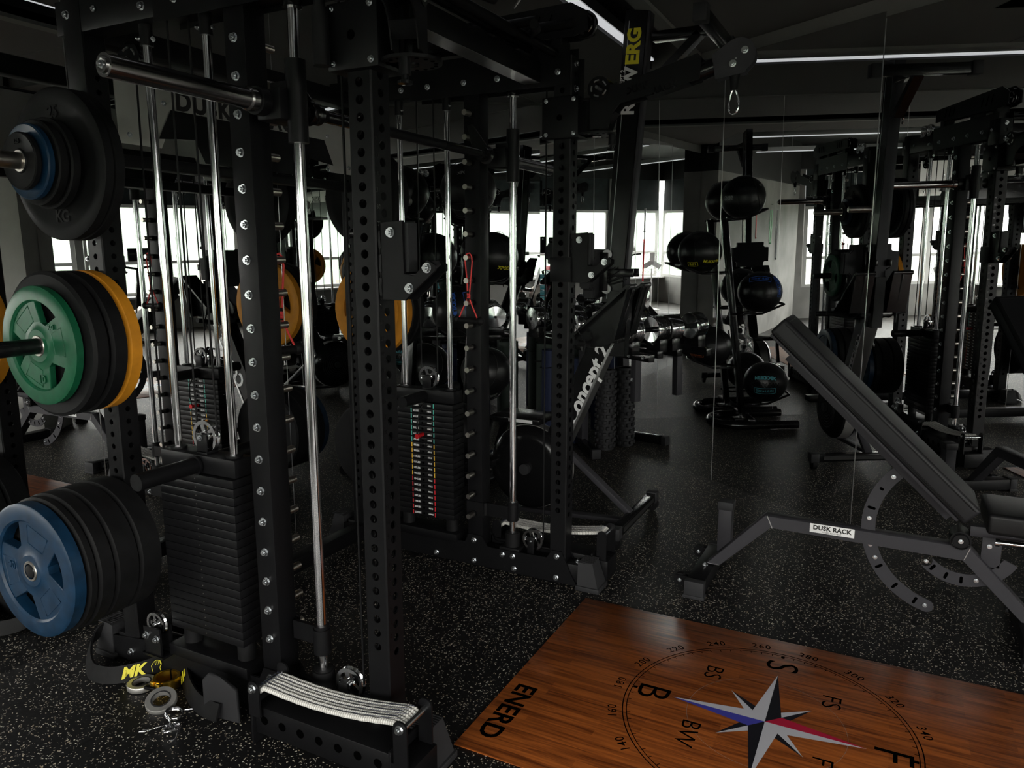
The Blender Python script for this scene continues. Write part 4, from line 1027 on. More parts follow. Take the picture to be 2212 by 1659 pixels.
b = MB(); b.box(u0 + dd * (L_ / 2 - .005) + Ym - nn * .034, (L_ - .03, .25, .012), rot, .003); b.box(u0 + dd * (L_ * .55) + Ym - nn * .060, (L_ * .86, .05, .04), rot, .002); b.build('backrest_frame', 'charcoal', t)
b = MB(); b.box((.56, yc, .472), (.38, .28, .08)); bmesh.ops.bevel(b.bm, geom=list(b.bm.edges), offset=.016, segments=3, affect='EDGES', profile=.6)
b.build('seat_pad', 'vinyl', t)
b = MB(); b.beam((.33, yc, .40), (.75, yc, .415), .05, .04, bev=.002); b.build('seat_frame', 'charcoal', t)
b = MB(); b.cyl((.415, 3.15, .392), (.78, 3.15, .405), .0105, 16); b.cyl((.405, 3.15, .392), (.418, 3.15, .392), .016, 16); b.build('leg_roller_bar', 'chrome', t)
b = MB(); b.beam((.55, yc + .0, .10), (.74, yc, .30), .012, .05); b.build('rear_brace', 'charcoal', t)

# ------------------------------------------------------------------ rowing machine standing upright
t = thing('rowing_machine', (-1.45, 3.66, 0), 'black rowing machine stored upright on its flywheel end next to the mirrored corner', 'rowing machine')
ry = 3.615
def R3(y0): return lambda u, v, w_: (u, y0 + w_, v)
b = MB(); q = [(-1.318, 1.20), (-1.212, 1.20), (-1.118, 2.555), (-1.228, 2.575)]
b.prism(q, R3(ry - .03), .06, .003); rail = b.build('monorail', 'gloss', t)
b = MB(); b.prism([(-1.211, 1.20), (-1.199, 1.20), (-1.106, 2.55), (-1.117, 2.555)], R3(ry - .034), .068, .001); b.build('steel_track', 'charcoal', rail)
b = MB()
for yy in (ry - .031, ry + .0305): b.prism([(-1.2925, 1.22), (-1.2895, 1.22), (-1.2075, 2.52), (-1.2105, 2.52)], R3(yy), .0008)
b.build('rail_strip', 'alu', rail)
b = MB(); b.prism([(-1.30, .93), (-1.19, .93), (-1.172, 1.26), (-1.285, 1.26)], R3(ry - .033), .066, .002); b.build('rail_joint', 'gloss', t)
dr = V((.084 / 1.355, 0, 1)).normalized(); dl = V((-1, 0, .062)).normalized()
text_mesh('ERG', .088, 'yellowprint', (-1.183, ry - .0312, 2.405), dr, dl, rail, bold=.004, thick=.0004, spacing=1.02)
text_mesh('ROW', .088, 'white', (-1.197, ry - .0312, 2.205), dr, dl, rail, bold=.003, thick=.0004, spacing=1.0)
text_mesh('CONCEPT 2', .028, 'white', (-1.238, ry - .0312, 2.23), dr, dl, rail, 'small_lettering', bold=.0006, thick=.0004)
# top foot (rear leg of the machine)
b = MB(); b.bx(-1.10, -.83, ry - .03, ry + .03, 2.42, 2.46, .002); b.beam((-1.10, ry, 2.23), (-.88, ry, 2.43), .06, .035); b.build('rear_leg', 'gloss', t)
b = MB(); b.bx(-.835, -.79, ry - .28, ry + .28, 2.405, 2.465, .003); b.build('rear_leg_foot', 'gloss', t)
for sy in (-1, 1):
    b = MB(); b.bx(-.842, -.782, ry + sy * .28 - .03, ry + sy * .28 + .03, 2.398, 2.472, .004); b.build('foot_cap', 'rubber_grey', t)
for z in (2.19, 2.215): bolt(t, (-1.10, ry - .031, z), (0, -1, 0), BOLT_S)
# seat with rollers
b = MB(); b.box((-1.352, ry, 1.345), (.06, .36, .24)); bmesh.ops.bevel(b.bm, geom=[e for e in b.bm.edges if abs((e.verts[0].co - e.verts[1].co).x) > .03], offset=.05, segments=5, affect='EDGES')
bmesh.ops.bevel(b.bm, geom=[e for e in b.bm.edges if abs((e.verts[0].co - e.verts[1].co).x) < .001], offset=.008, segments=2, affect='EDGES')
for f_ in b.bm.faces: f_.smooth = False
st = b.build('seat', 'rubber_grey', t)
b = MB(); b.bx(-1.325, -1.28, ry - .06, ry - .045, 1.26, 1.45, .004); b.bx(-1.325, -1.28, ry + .045, ry + .06, 1.26, 1.45, .004); b.bx(-1.335, -1.15, ry - .052, ry - .038, 1.33, 1.37, .002); b.bx(-1.335, -1.15, ry + .038, ry + .052, 1.33, 1.37, .002); b.build('seat_carriage', 'gloss', st)
for z in (1.27, 1.44):
    for sy in (-1, 1):
        b = MB(); b.cyl((-1.29, ry + sy * .036, z), (-1.29, ry + sy * .046, z), .024, 24); b.build('roller', 'white_plastic', st)
for k in range(4):
    b = MB(); b.beam((-1.33 + .02 * k, ry - .0535, 1.31 - .006 * k), (-1.24 + .02 * k, ry - .0535, 1.38 - .02 * k), .006, .002, up=(0, 1, 0)); b.build('carriage_rib', 'black', st)
# sloping front leg with lettering
b = MB(); q = [(-1.36, 1.0), (-1.235, 1.015), (-1.65, .10), (-1.76, .05), (-1.79, .07)]
b.prism([(-1.37, 1.01), (-1.245, 1.025), (-1.648, .13), (-1.775, .13)], R3(ry - .045), .09, .003); lg = b.build('main_leg', 'gloss', t)
b = MB(); b.prism([(-1.243, 1.028), (-1.226, 1.028), (-1.632, .12), (-1.650, .12)], R3(ry - .048), .096, .002); b.build('leg_edge_strip', 'alu', lg)
ld = V((.403, 0, .895)).normalized(); lu = V((-.895, 0, .403)).normalized()
text_mesh('Concept 2', .112, 'white', (-1.385, ry - .0455, .765), ld, lu, lg, bold=.0035, shear=.2, thick=.0006, spacing=.95)
text_mesh('CONCEPT 2', .06, 'greyprint', (-1.40, ry + .0455, .72), -ld, lu, lg, 'far_side_lettering', bold=.002, thick=.0006)
# flywheel cage
fc = V((-1.715, ry, .29))
b = MB(); b.lathe([(0, -.085), (.16, -.085), (.20, -.078), (.225, -.055), (.232, -.045), (.232, .045), (.225, .055), (.20, .078), (.16, .085), (0, .085)], fc, (0, 1, 0), 64); fw_ = b.build('flywheel_cage', 'gloss', t)
b = MB(); b.lathe([(.2325, -.036), (.235, -.036), (.235, .036), (.2325, .036)], fc, (0, 1, 0), 64); b.build('silver_band', 'silver', fw_)
b = MB()
for r_ in (.05, .07, .09, .11, .13, .15): b.lathe([(r_ - .003, .0855), (r_, .088), (r_ + .003, .0855)], fc, (0, 1, 0), 48)
b.build('damper_rings', 'rubber_grey', fw_)
for sy in (-1, 1):
    b = MB(); b.cyl(fc + V((0, .085 * sy, 0)), fc + V((0, .11 * sy, 0)), .03, 24); b.build('axle_cap', 'rubber_grey', fw_)
b = MB(); b.bx(-1.92, -1.62, ry - .12, ry + .12, .545, .575, .004); b.beam((-1.92, ry - .11, .56), (-1.99, ry - .11, .34), .02, .04); b.beam((-1.92, ry + .11, .56), (-1.99, ry + .11, .34), .02, .04); b.bx(-2.02, -1.90, ry - .13, ry + .13, .28, .32, .003); b.build('handle_tray', 'gloss', t)
b = MB(); b.bx(-1.80, -1.66, ry - .122, ry - .1205, .553, .570); o = b.build('tray_label', 'white', t)
# footplates with straps
for sy in (-1, 1):
    yq = ry + sy * .118
    b = MB(); b.prism([(-1.47, .985), (-1.14, 1.285), (-1.125, 1.275), (-1.20, 1.02), (-1.28, .985)], R3(yq - .005), .01, .001)
    b.beam((-1.47, yq, .99), (-1.135, yq, 1.295), .125, .012, up=(-.67, 0, .74)); b.beam((-1.135, yq - .0, 1.285), (-1.20, yq, 1.03), .12, .01, up=(1, 0, .2)); b.cyl((-1.135, yq - .062, 1.287), (-1.135, yq + .062, 1.287), .013, 14)
    fp = b.build('footplate', 'gloss', t)
    b = MB(); q0 = V((-1.37, yq - .066, 1.05)); pts = [q0, q0 + V((-.03, -.012, .05)), q0 + V((-.055, .02, .09)), q0 + V((-.04, .066, .105)), q0 + V((0, .10, .07))]
    for i in range(len(pts) - 1): b.beam(pts[i], pts[i + 1], .028, .0025)
    b.tube([q0 + V((.01, -.004, 0)), q0 + V((.03, -.008, -.05)), q0 + V((.025, -.010, -.10)), q0 + V((.01, -.008, -.06))], .006, 6); b.build('foot_strap', 'black', fp)
b = MB(); b.bx(-1.29, -1.20, ry - .10, ry + .10, 1.005, 1.03, .003); b.build('footplate_bracket', 'gloss', t)
# handle
b = MB(); b.tube([(-1.36, ry - .26, 1.02), (-1.35, ry - .10, .99), (-1.35, ry, .975), (-1.35, ry + .10, .99), (-1.36, ry + .26, 1.02)], .015, 14); b.build('handle', 'rubber', t)
# floor foot with struts
b = MB(); b.bx(-1.165, -1.115, 3.36, 4.0, .055, .105, .004); b.build('front_foot', 'gloss', t)
b = MB(); b.bx(-1.1148, -1.1138, 3.42, 3.94, .068, .092); b.build('foot_recess', 'darkprint', t)
for y in (3.36, 4.0):
    b = MB(); b.bx(-1.17, -1.11, y - .028, y + .028, .05, .112, .004); b.build('foot_cap', 'rubber_grey', t)
    b = MB(); b.cyl((-1.14, y - .013, .036), (-1.14, y + .013, .036), .036, 24); b.bx(-1.158, -1.122, y - .02, y - .014, .03, .07); w_ = b.build('wheel', 'rubber', t); bolt(w_, (-1.14, y - .021, .036), (0, -1, 0), BOLT_S)
b = MB(); b.beam((-1.14, ry + .02, .085), (-1.50, ry + .02, .38), .05, .028, bev=.002); b.beam((-1.14, ry - .04, .075), (-1.76, ry - .04, .045), .05, .022, bev=.002); b.build('strut', 'charcoal', t)

# ------------------------------------------------------------------ medicine ball rack and balls
t = thing('ball_rack', (-2.42, 4.1, 0), 'black leaning ball rack on a looped floor base in front of the left mirror', 'ball rack')
b = MB(); b.beam((-2.44, 4.10, .03), (-2.44, 4.29, 1.68), .05, .05, up=(0, 1, 0), bev=.003); b.beam((-2.385, 4.10, .03), (-2.385, 4.28, 1.55), .03, .03, up=(0, 1, 0), bev=.002); b.build('mast', 'gloss', t)
loop = [(-2.20, 3.72, .035), (-2.20, 4.02, .035)]
loop += [(-2.42 + .22 * cos(radians(a)), 4.13 + .24 * sin(radians(a)), .035) for a in range(0, 181, 15)]
loop += [(-2.62, 4.02, .035), (-2.62, 3.72, .035)]
b = MB(); b.tube(loop, .033, 14); b.bx(-2.63, -2.19, 4.06, 4.12, .03, .085, .004); b.bx(-2.48, -2.35, 4.02, 4.18, .03, .05, .002); b.build('floor_loop', 'gloss', t)
balls = [(-2.42, 4.15, 1.836, 'top'), (-2.43, 4.48, 1.42, 'mid'), (-2.40, 4.0, 1.09, 'blue'), (-2.43, 4.38, .655, 'low'), (-2.40, 3.93, .35, 'bot')]
RB = .174
for (x, y, z, k) in balls:
    ymast = 4.10 + .115 * z
    b = MB()
    s_ = 1 if y > ymast else -1
    for dx in (-.085, .085):
        b.tube([(-2.41 + dx * .3, ymast, z - RB * .95), (x + dx, ymast + s_ * .06, z - RB * .98), (x + dx, y, z - RB * .92 - .006), (x + dx, y + s_ * .17, z - RB * .55)], .009, 10)
    b.tube([(x - .085, y + s_ * .17, z - RB * .55), (x, y + s_ * .185, z - RB * .55), (x + .085, y + s_ * .17, z - RB * .55)], .009, 10)
    ar_ = b.build('ball_arm', 'gloss', t)
    bolt(ar_, (-2.41, ymast - .03, z - RB * .9), (0, -1, 0), BOLT_S)
def on_sphere(txt, size, mname, c, r, n, up, parent, bold=0.001, dv=0.0, du=0.0, frame=None, name='lettering'):
    N_ = V(n).normalized(); U = V(up); U = (U - N_ * U.dot(N_)).normalized(); X = U.cross(N_)
    o = text_mesh(txt, size, mname, V((0, 0, 0)) + wloc(parent), (1, 0, 0), (0, 1, 0), parent, name, bold=bold, thick=0.0)
    c = V(c) - wloc(parent)
    bm = bmesh.new(); bm.from_mesh(o.data); bmesh.ops.subdivide_edges(bm, edges=[e for e in bm.edges if e.calc_length() > .02], cuts=2)
    for v in bm.verts:
        u, w_ = v.co.x + du, v.co.y + dv
        v.co = c + (N_ + X * math.tan(u / r) + U * math.tan(w_ / r)).normalized() * (r * 1.004)
    bm.to_mesh(o.data); bm.free()
    if frame:
        fw2, fh2 = frame; b = MB(); P_ = []
        for (a0, c0), (a1, c1) in (((-fw2, -fh2), (fw2, -fh2)), ((fw2, -fh2), (fw2, fh2)), ((fw2, fh2), (-fw2, fh2)), ((-fw2, fh2), (-fw2, -fh2))):
            for k in range(10):
                u = a0 + (a1 - a0) * k / 10 + du; w_ = c0 + (c1 - c0) * k / 10 + dv
                P_.append(c + wloc(parent) + (N_ + X * math.tan(u / r) + U * math.tan(w_ / r)).normalized() * (r * 1.003))
        b.tube(P_, .0018, 5, closed=True); b.build('label_frame', mname, parent)
    return o
lbls = ['black medicine ball on the top arm of the ball rack, marked 9 kg', 'black medicine ball with yellow print on the second arm of the rack', 'black medicine ball with blue 14 lb label on the third arm',
        'black medicine ball with orange print on the fourth arm of the rack', 'black medicine ball with light blue print on the lowest arm of the rack']
for (x, y, z, k), lb in zip(balls, lbls):
    bt = thing('medicine_ball', (x, y, z - RB), lb, 'medicine ball', 'medicine balls on the ball rack')
    b = MB(); b.sphere((x, y, z), RB, 48, 32, (1, 1, .95)); body = b.build('ball_skin', 'ballskin', bt)
    b = MB(); rnd = random.Random(hash(k) % 1000 if False else len(k) * 7 + int(z * 100))
    ax = V((rnd.uniform(-.3, .3), 1, rnd.uniform(-.3, .3))).normalized(); qq = ax.to_track_quat('Z', 'Y')
    for hgt in (-.45, .45):
        rr = RB * sqrt(1 - hgt * hgt)
        b.tube([V((x, y, z)) + (qq @ V((rr * cos(a), rr * sin(a), RB * hgt))) * 1.001 for a in [2 * pi * i / 48 for i in range(48)]], .0016, 5, closed=True)
    for j in range(4):
        a0 = pi / 2 * j + .3
        b.tube([V((x, y, z)) + (qq @ V((RB * sqrt(1 - h * h) * cos(a0), RB * sqrt(1 - h * h) * sin(a0), RB * h))) * 1.001 for h in [-.45 + .9 * i / 12 for i in range(13)]], .0016, 5)
    b.build('seam', 'darkprint', bt)
    mir = V((3.7 - x, 5.95 - y, 0)).normalized(); cam_ = V((-x, -y, 0)).normalized()
    if k == 'top':
        on_sphere('9KG', .045, 'greyprint', (x, y, z), RB, mir + V((-.35, .6, -.05)), (0, 0, 1), bt, .002)
        on_sphere('XPODIUM', .03, 'greyprint', (x, y, z), RB, cam_ + V((0, 0, .6)), (0, 0, 1), bt, .001)
    if k == 'mid':
        on_sphere('12LB', .026, 'yellowprint', (x, y, z), RB, mir + V((.1, .5, -.8)), (0, 0, 1), bt, .001, frame=(.04, .018))
        on_sphere('XPODIUM', .032, 'yellowprint', (x, y, z), RB, cam_ + V((.9, .3, -.7)), (0, 0, 1), bt, .001)
    if k == 'blue':
        on_sphere('14LB / 6.4KG', .026, 'blueprint', (x, y, z), RB, cam_ + V((.35, .1, .35)), (1, .3, .2), bt, .001, frame=(.085, .022))
        on_sphere('XPODIUM', .036, 'blueprint', (x, y, z), RB, cam_ + V((-.25, 0, .3)), (1, .3, .2), bt, .0015)
        on_sphere('14LB / 6.4KG', .024, 'blueprint', (x, y, z), RB, mir + V((0, 0, .9)), (0, 0, 1), bt, .001, frame=(.085, .022))
    if k == 'low':
        on_sphere('20LB', .028, 'orangeprint', (x, y, z), RB, mir + V((.1, .9, -.5)), (0, 0, 1), bt, .001, frame=(.04, .02))
        on_sphere('XPODIUM', .03, 'orangeprint', (x, y, z), RB, (.1, 1, -.4), (0, 0, 1), bt, .001)
    if k == 'bot':
        on_sphere('XPODIUM', .036, 'cyanprint', (x, y, z), RB, mir + V((0, 0, .38)), (0, 0, 1), bt, .003)
        on_sphere('10LB / 4.5KG', .026, 'cyanprint', (x, y, z), RB, mir + V((0, 0, -.28)), (0, 0, 1), bt, .001, frame=(.085, .024))
        b = MB(); N_ = mir; X = V((0, 0, 1)).cross(N_)
        for j in range(9):
            u = -.10 + .025 * j
            for s_ in (-1, 1):
                b.tube([V((x, y, z)) + (N_ + X * math.tan((u + .0125 * s_ * w_) / RB) + V((0, 0, 1)) * ((.022 * w_) / RB + .02)).normalized() * RB * 1.003 for w_ in (-1, 0, 1)], .0018, 5)
        b.build('stitching', 'gloss', bt)

# ------------------------------------------------------------------ chrome dumbbells and their rack
t = thing('dumbbell_rack', (-1.9, 4.78, 0), 'black two-post dumbbell stand behind the upright rower near the mirrored corner', 'dumbbell rack')
rl = lambda x, off: (x, (3.5026 - off - .528 * x) / .849)
def rb(x0, x1, off, z): return (*rl(x0, off), z), (*rl(x1, off), z)
b = MB(); b.beam(*rb(-2.5, -1.36, .27, .775), .05, .05, bev=.003); ra = b.build('rail', 'gloss', t)
b = MB(); b.beam(*rb(-2.5, -1.36, .10, .775), .05, .05, bev=.003); b.build('rail', 'gloss', t)
for x in (-1.62, -1.54, -1.42): bolt(ra, (*rl(x, .2975), .775), (-.528, -.849, 0))
for x in (-2.02, -1.52):
    y = rl(x, .2)[1]
    b = MB(); b.beam((x, y, .04), (x, y, .75), .06, .06, up=(-.849, .528, 0), bev=.003) if x < -2 else b.beam((x, y, .45), (x, y, .75), .05, .05, up=(-.849, .528, 0), bev=.002); p_ = b.build('post', 'charcoal', t)
    bolt(p_, (x - .017, y - .028, .15 if x < -2 else .6), (-.528, -.849, 0))
b = MB(); b.beam((-1.815, 4.87, .035), (-2.06, 5.17, .035), .06, .06, bev=.003); b.build('foot', 'gloss', t)
b = MB(); b.beam((-1.82, 4.876, .035), (-1.795, 4.846, .035), .066, .068, bev=.003); b.build('foot_cap', 'rubber_grey', t)
dl_ = ['chrome dumbbell at the ball-rack end of the dumbbell stand', 'chrome dumbbell in the middle of the stand behind the rower leg', 'chrome dumbbell at the free end of the stand nearest to the front mirror']
def dumbbell(x, y, z, ang, lb, first):
    t = thing('dumbbell', (x, y, z), lb, 'dumbbell', 'chrome dumbbells on the stand')
    a = V((cos(ang), sin(ang), 0)); c = V((x, y, z))
    for s_ in (-1, 1):
        b = MB(); b.lathe([(.0, .175), (.012, .175), (.012, .172), (.084, .168), (.09, .16), (.09, .065), (.084, .06), (.0, .07)], c, a * s_, 48); h = b.build('head', 'chrome', t)
        b = MB()
        for k in range(9): b.lathe([(.0902, .075 + .009 * k), (.0907, .077 + .009 * k), (.0902, .079 + .009 * k)], c, a * s_, 48)
        b.build('plate_groove', 'gloss', h)
        b = MB(); b.cyl(c + a * s_ * .175, c + a * s_ * .178, .012, 14); b.build('end_bolt', 'gloss', h)
    b = MB(); b.cyl(c - a * .07, c + a * .07, .017, 20); b.build('grip', 'gloss', t)
    p = V((-a.y, a.x, 0))
    for s_ in (-1, 1):
        b = MB(); b.box(c + a * s_ * .12 - V((0, 0, .105)), (.07, .14, .09), Matrix((a, p, V((0, 0, 1)))).transposed(), .006); b.build('cradle', 'gloss', t)
an = radians(58.1)
dumbbell(*rl(-2.42, .19), .94, an, dl_[0], True); dumbbell(*rl(-1.97, .19), .94, an, dl_[1], False); dumbbell(*rl(-1.47, .19), .94, an, dl_[2], False)

# foam rollers with square studs
def roller(x, y, lb):
    t = thing('foam_roller', (x, y, 0), lb, 'foam roller')
    H, R_ = .60, .066
    b = MB(); b.lathe([(.042, .0), (R_, .0), (R_, H), (.042, H), (.042, .0)], (x, y, 0), (0, 0, 1), 36, smooth=True)
    for k in range(13):
        z = .03 + .0452 * k
        for j in range(10):
            a = 2 * pi * (j + .5 * (k % 2)) / 10
            d = V((cos(a), sin(a), 0)); tt = V((-sin(a), cos(a), 0))
            b.box(V((x, y, z)) + d * (R_ + .004), (.022, .026, .026), Matrix((d, tt, V((0, 0, 1)))).transposed(), .004)
    b.build('studded_foam', 'rubber_grey', t)
    b = MB(); b.lathe([(.041, .002), (.0415, .002), (.0415, H - .002), (.041, H - .002)], (x, y, 0), (0, 0, 1), 30); b.build('core', 'gloss', t)
roller(-1.85, 5.165, 'black studded foam roller standing upright against the front mirror')
def rolled(x, y, r, h, m_, lb, tilt=0.0):
    t = thing('rolled_mat', (x, y, 0), lb, 'exercise mat', 'rolled mats in the corner')
    b = MB(); pts = []
    N = 90
    for i in range(N + 1):
        a = i / N * 2 * pi * 4.2; rr = .018 + (r - .018) * i / N; pts.append((rr * cos(a), rr * sin(a)))
    vs = []
    for (u, v) in pts: vs += [(x + u, y + v, .003), (x + u, y + v, h)]
    for (u, v) in pts:
        L_ = sqrt(u * u + v * v); k = max(0, (L_ - .007) / L_); vs += [(x + u * k, y + v * k, .003), (x + u * k, y + v * k, h)]
    o = 2 * (N + 1); fs = []
    for i in range(N):
        fs += [(2 * i, 2 * i + 2, 2 * i + 3, 2 * i + 1), (o + 2 * i + 2, o + 2 * i, o + 2 * i + 1, o + 2 * i + 3), (2 * i + 1, 2 * i + 3, o + 2 * i + 3, o + 2 * i + 1)]
    b._add(vs, fs, False); b.build('mat_roll', m_, t)
    b = MB(); b.tube([(x + (r + .002) * cos(a), y + (r + .002) * sin(a), h * .84 - .03 * sin(a * .5)) for a in [2 * pi * i / 30 for i in range(31)]], .004, 6); b.build('carry_strap', 'rubber', t)
rolled(-2.50, 5.52, .09, .72, 'olive_mat', 'dark green rolled mat standing in the mirrored corner')
rolled(-2.36, 5.30, .08, .70, 'blue_mat', 'navy blue rolled mat beside the dark green one')
rolled(-2.09, 5.24, .07, .66, 'blue_mat', 'thin navy rolled mat next to the dumbbell post')

# ------------------------------------------------------------------ small things on the floor by the near frame
t = thing('ab_strap', (-2.05, 1.50, 0), 'black padded strap with yellow MK print lying on the floor below the near weight stack', 'exercise strap')
def ribbon(pts, w_, th, m_, nm, par, tilt=None):
    """pts: (x,y,zc), band standing on edge; width w_ in z"""
    b = MB(); P_ = [V(p) for p in pts]; n = len(P_); vs = []
    for i, p in enumerate(P_):
        d = (P_[min(i + 1, n - 1)] - P_[max(i - 1, 0)]); d.z = 0; d.normalize(); nrm = V((-d.y, d.x, 0)); lean = (tilt[i] if tilt else 0.3)
        up = (V((0, 0, 1)) * cos(lean) + nrm * sin(lean)); side_ = nrm * cos(lean) - V((0, 0, 1)) * sin(lean); ww = w_[i] if isinstance(w_, list) else w_
        for sgu, sgs in ((-1, -1), (1, -1), (1, 1), (-1, 1)): vs.append(p + up * ww / 2 * sgu + side_ * th / 2 * sgs)
    fs = [(4 * i + k, 4 * i + (k + 1) % 4, 4 * i + 4 + (k + 1) % 4, 4 * i + 4 + k) for i in range(n - 1) for k in range(4)]
    fs += [(0, 3, 2, 1), (4 * n - 4, 4 * n - 3, 4 * n - 2, 4 * n - 1)]
    b._add(vs, fs, False); bmesh.ops.recalc_face_normals(b.bm, faces=b.bm.faces[:]); return b.build(nm, m_, par)
def smooth(pts, n=8):
    out_ = []
    P_ = [V(p) for p in pts]
    for i in range(len(P_) - 1):
        p0 = P_[max(i - 1, 0)]; p1 = P_[i]; p2 = P_[i + 1]; p3 = P_[min(i + 2, len(P_) - 1)]
        for k in range(n):
            u = k / n; out_.append(.5 * ((2 * p1) + (p2 - p0) * u + (2 * p0 - 5 * p1 + 4 * p2 - p3) * u * u + (3 * p1 - p0 - 3 * p2 + p3) * u ** 3))
    out_.append(P_[-1]); return out_
path = smooth([(-2.47, 1.60, .11), (-2.49, 1.545, .075), (-2.44, 1.49, .045), (-2.36, 1.445, .034), (-2.30, 1.445, .033), (-2.25, 1.47, .034), (-2.20, 1.53, .037), (-2.165, 1.60, .042), (-2.13, 1.625, .044), (-2.09, 1.605, .042), (-2.04, 1.565, .037), (-1.97, 1.52, .034), (-1.90, 1.487, .033), (-1.84, 1.472, .033), (-1.77, 1.462, .04)])
bd = ribbon(path, .056, .007, 'rubber', 'band', t, tilt=[.35] * len(path))
b = MB(); b.prism([(-.085, .0), (.085, .0), (.08, .11), (.0, .145), (-.05, .15), (-.085, .12)], lambda u, v, w_: (-1.785 + u * .80 + w_ * .4, 1.497 + u * .1 - w_ * .85, .004 + v), .020, .004); b.build('pad', 'rubber_grey', t)
b = MB(); b.tube([(-2.13, 1.633, .07), (-2.125, 1.64, .085), (-2.11, 1.64, .088), (-2.105, 1.633, .072)], .004, 6); b.build('hanging_loop', 'rubber', t)
a0 = V((-2.222, 1.500, .037)); d = V((.64, .77, .05)).normalized(); nrm = V((.55, -.70, .45)).normalized(); upv = nrm.cross(d).normalized()
upv = V((-.27, .22, .94)).normalized(); nrm = d.cross(upv).normalized()
text_mesh('MK', .050, 'yellowprint', a0 + nrm * .0075, d, upv, bd, bold=.002, shear=.3)
hand = [(-.012, -.016), (-.016, .004), (-.008, .016), (.002, .02), (.012, .016), (.016, .004), (.010, -.006), (.012, -.016)]
b = MB(); o_ = a0 + d * .075 + nrm * .0085
b.tube([o_ + d * u + upv * v for u, v in hand], .0011, 5)
for k in range(4): b.tube([o_ + d * (-.004 + .005 * k) + upv * .016, o_ + d * (-.002 + .005 * k) + upv * .004], .0011, 5)
b.build('fist_emblem', 'yellowprint', bd)
a1 = V((-2.035, 1.560, .037)); d1 = V((.80, -.58, -.04)).normalized(); u1_ = V((.30, .25, .9)).normalized()
for k, tx in enumerate(('FITNESS', 'EQUIPMENT', 'SUPPLIER')): text_mesh(tx, .011, 'yellowprint', a1 + d1.cross(u1_) * .008 + u1_ * (.014 - .014 * k), d1, u1_, bd, 'small_lettering', bold=.0002)

def ring_collar(x, y, z, r0, r1, h, m_, lb, tilt=(0, 0, 1), inner=None):
    t = thing('bar_collar', (x, y, 0), lb, 'bar collar', 'bar collars on the floor')
    b = MB(); b.lathe([(r0, -h / 2), (r1 * .97, -h / 2), (r1, -h / 2 + .002), (r1, h / 2 - .002), (r1 * .97, h / 2), (r0, h / 2), (r0, -h / 2)], (x, y, z), tilt, 48); b.build('collar_ring', m_, t)
    b = MB(); b.lathe([(r0 * .98, -h / 2 - .0004), (r0 * 1.14, -h / 2 - .0006), (r0 * 1.14, h / 2 + .0008), (r0 * .98, h / 2 + .0006)], (x, y, z), tilt, 40); b.build('collar_lining', 'rubber_grey', t)
    return t
ring_collar(-2.165, 1.49, .012, .027, .046, .018, 'silver', 'silver and black bar collar on the floor under the strap')
ring_collar(-2.01, 1.445, .022, .027, .048, .018, 'silver', 'silver bar collar leaning beside the gold collar', tilt=(.25, -.3, 1))
t = thing('gold_bar_collar', (-2.09, 1.53, 0), 'shiny gold bar collar lying open between the strap and the silver collars', 'bar collar', 'bar collars on the floor')
b = MB()
for a0_, a1_ in ((-60, 115), (125, 290)):
    P_ = [(.034 * cos(radians(a)), .034 * sin(radians(a))) for a in [a0_ + (a1_ - a0_) * k / 12 for k in range(13)]]; Q_ = [(.043 * cos(radians(a)), .043 * sin(radians(a))) for a in [a1_ + (a0_ - a1_) * k / 12 for k in range(13)]]
    b.prism(P_ + Q_, lambda u, v, w_: (-2.09 + u, 1.53 + v, .004 + w_), .036)
b.box((-2.075, 1.488, .022), (.022, .014, .034), None, .002); b.box((-2.105, 1.489, .022), (.016, .012, .034), None, .002); b.build('collar_body', 'gold', t)
b = MB(); b.beam((-2.075, 1.485, .02), (-2.12, 1.47, .026), .016, .01, bev=.002); b.build('latch', 'gloss', t)

def spring(x, y, ang, lb):
    t = thing('spring_clip', (x, y, 0), lb, 'spring clip', 'chrome spring clips on the floor')
    R_ = .026; ax = V((cos(ang) * .25, sin(ang) * .25, 1)).normalized(); q = ax.to_track_quat('Z', 'Y'); c = V((x, y, .014))
    pts = []
    for i in range(60):
        a = i / 59 * 2 * pi * 2.35; pts.append(c + q @ V((R_ * cos(a + ang), R_ * sin(a + ang), -.006 + .012 * i / 59)))
    d0 = (pts[0] - pts[1]).normalized(); d1 = (pts[-1] - pts[-2]).normalized()
    pre = [pts[0] + d0 * .075 + V((0, 0, .002)) + q @ V((.010, 0, 0)), pts[0] + d0 * .082, pts[0] + d0 * .07 - q @ V((.006, 0, 0)), pts[0] + d0 * .03]
    post = [pts[-1] + d1 * .03, pts[-1] + d1 * .07 + q @ V((.0, .008, 0)), pts[-1] + d1 * .082, pts[-1] + d1 * .072 - q @ V((0, .010, 0)), pts[-1] + d1 * .05]
    al = [V((p.x, p.y, max(p.z, .0035))) for p in (pre + pts + post)]
    b = MB(); b.tube(al, .0025, 8); b.build('spring_wire', 'chrome', t)
spring(-1.925, 1.425, radians(20), 'chrome spring clip lying against the leaning silver collar')
spring(-1.87, 1.37, radians(150), 'chrome spring clip lying farthest out from the rack base')

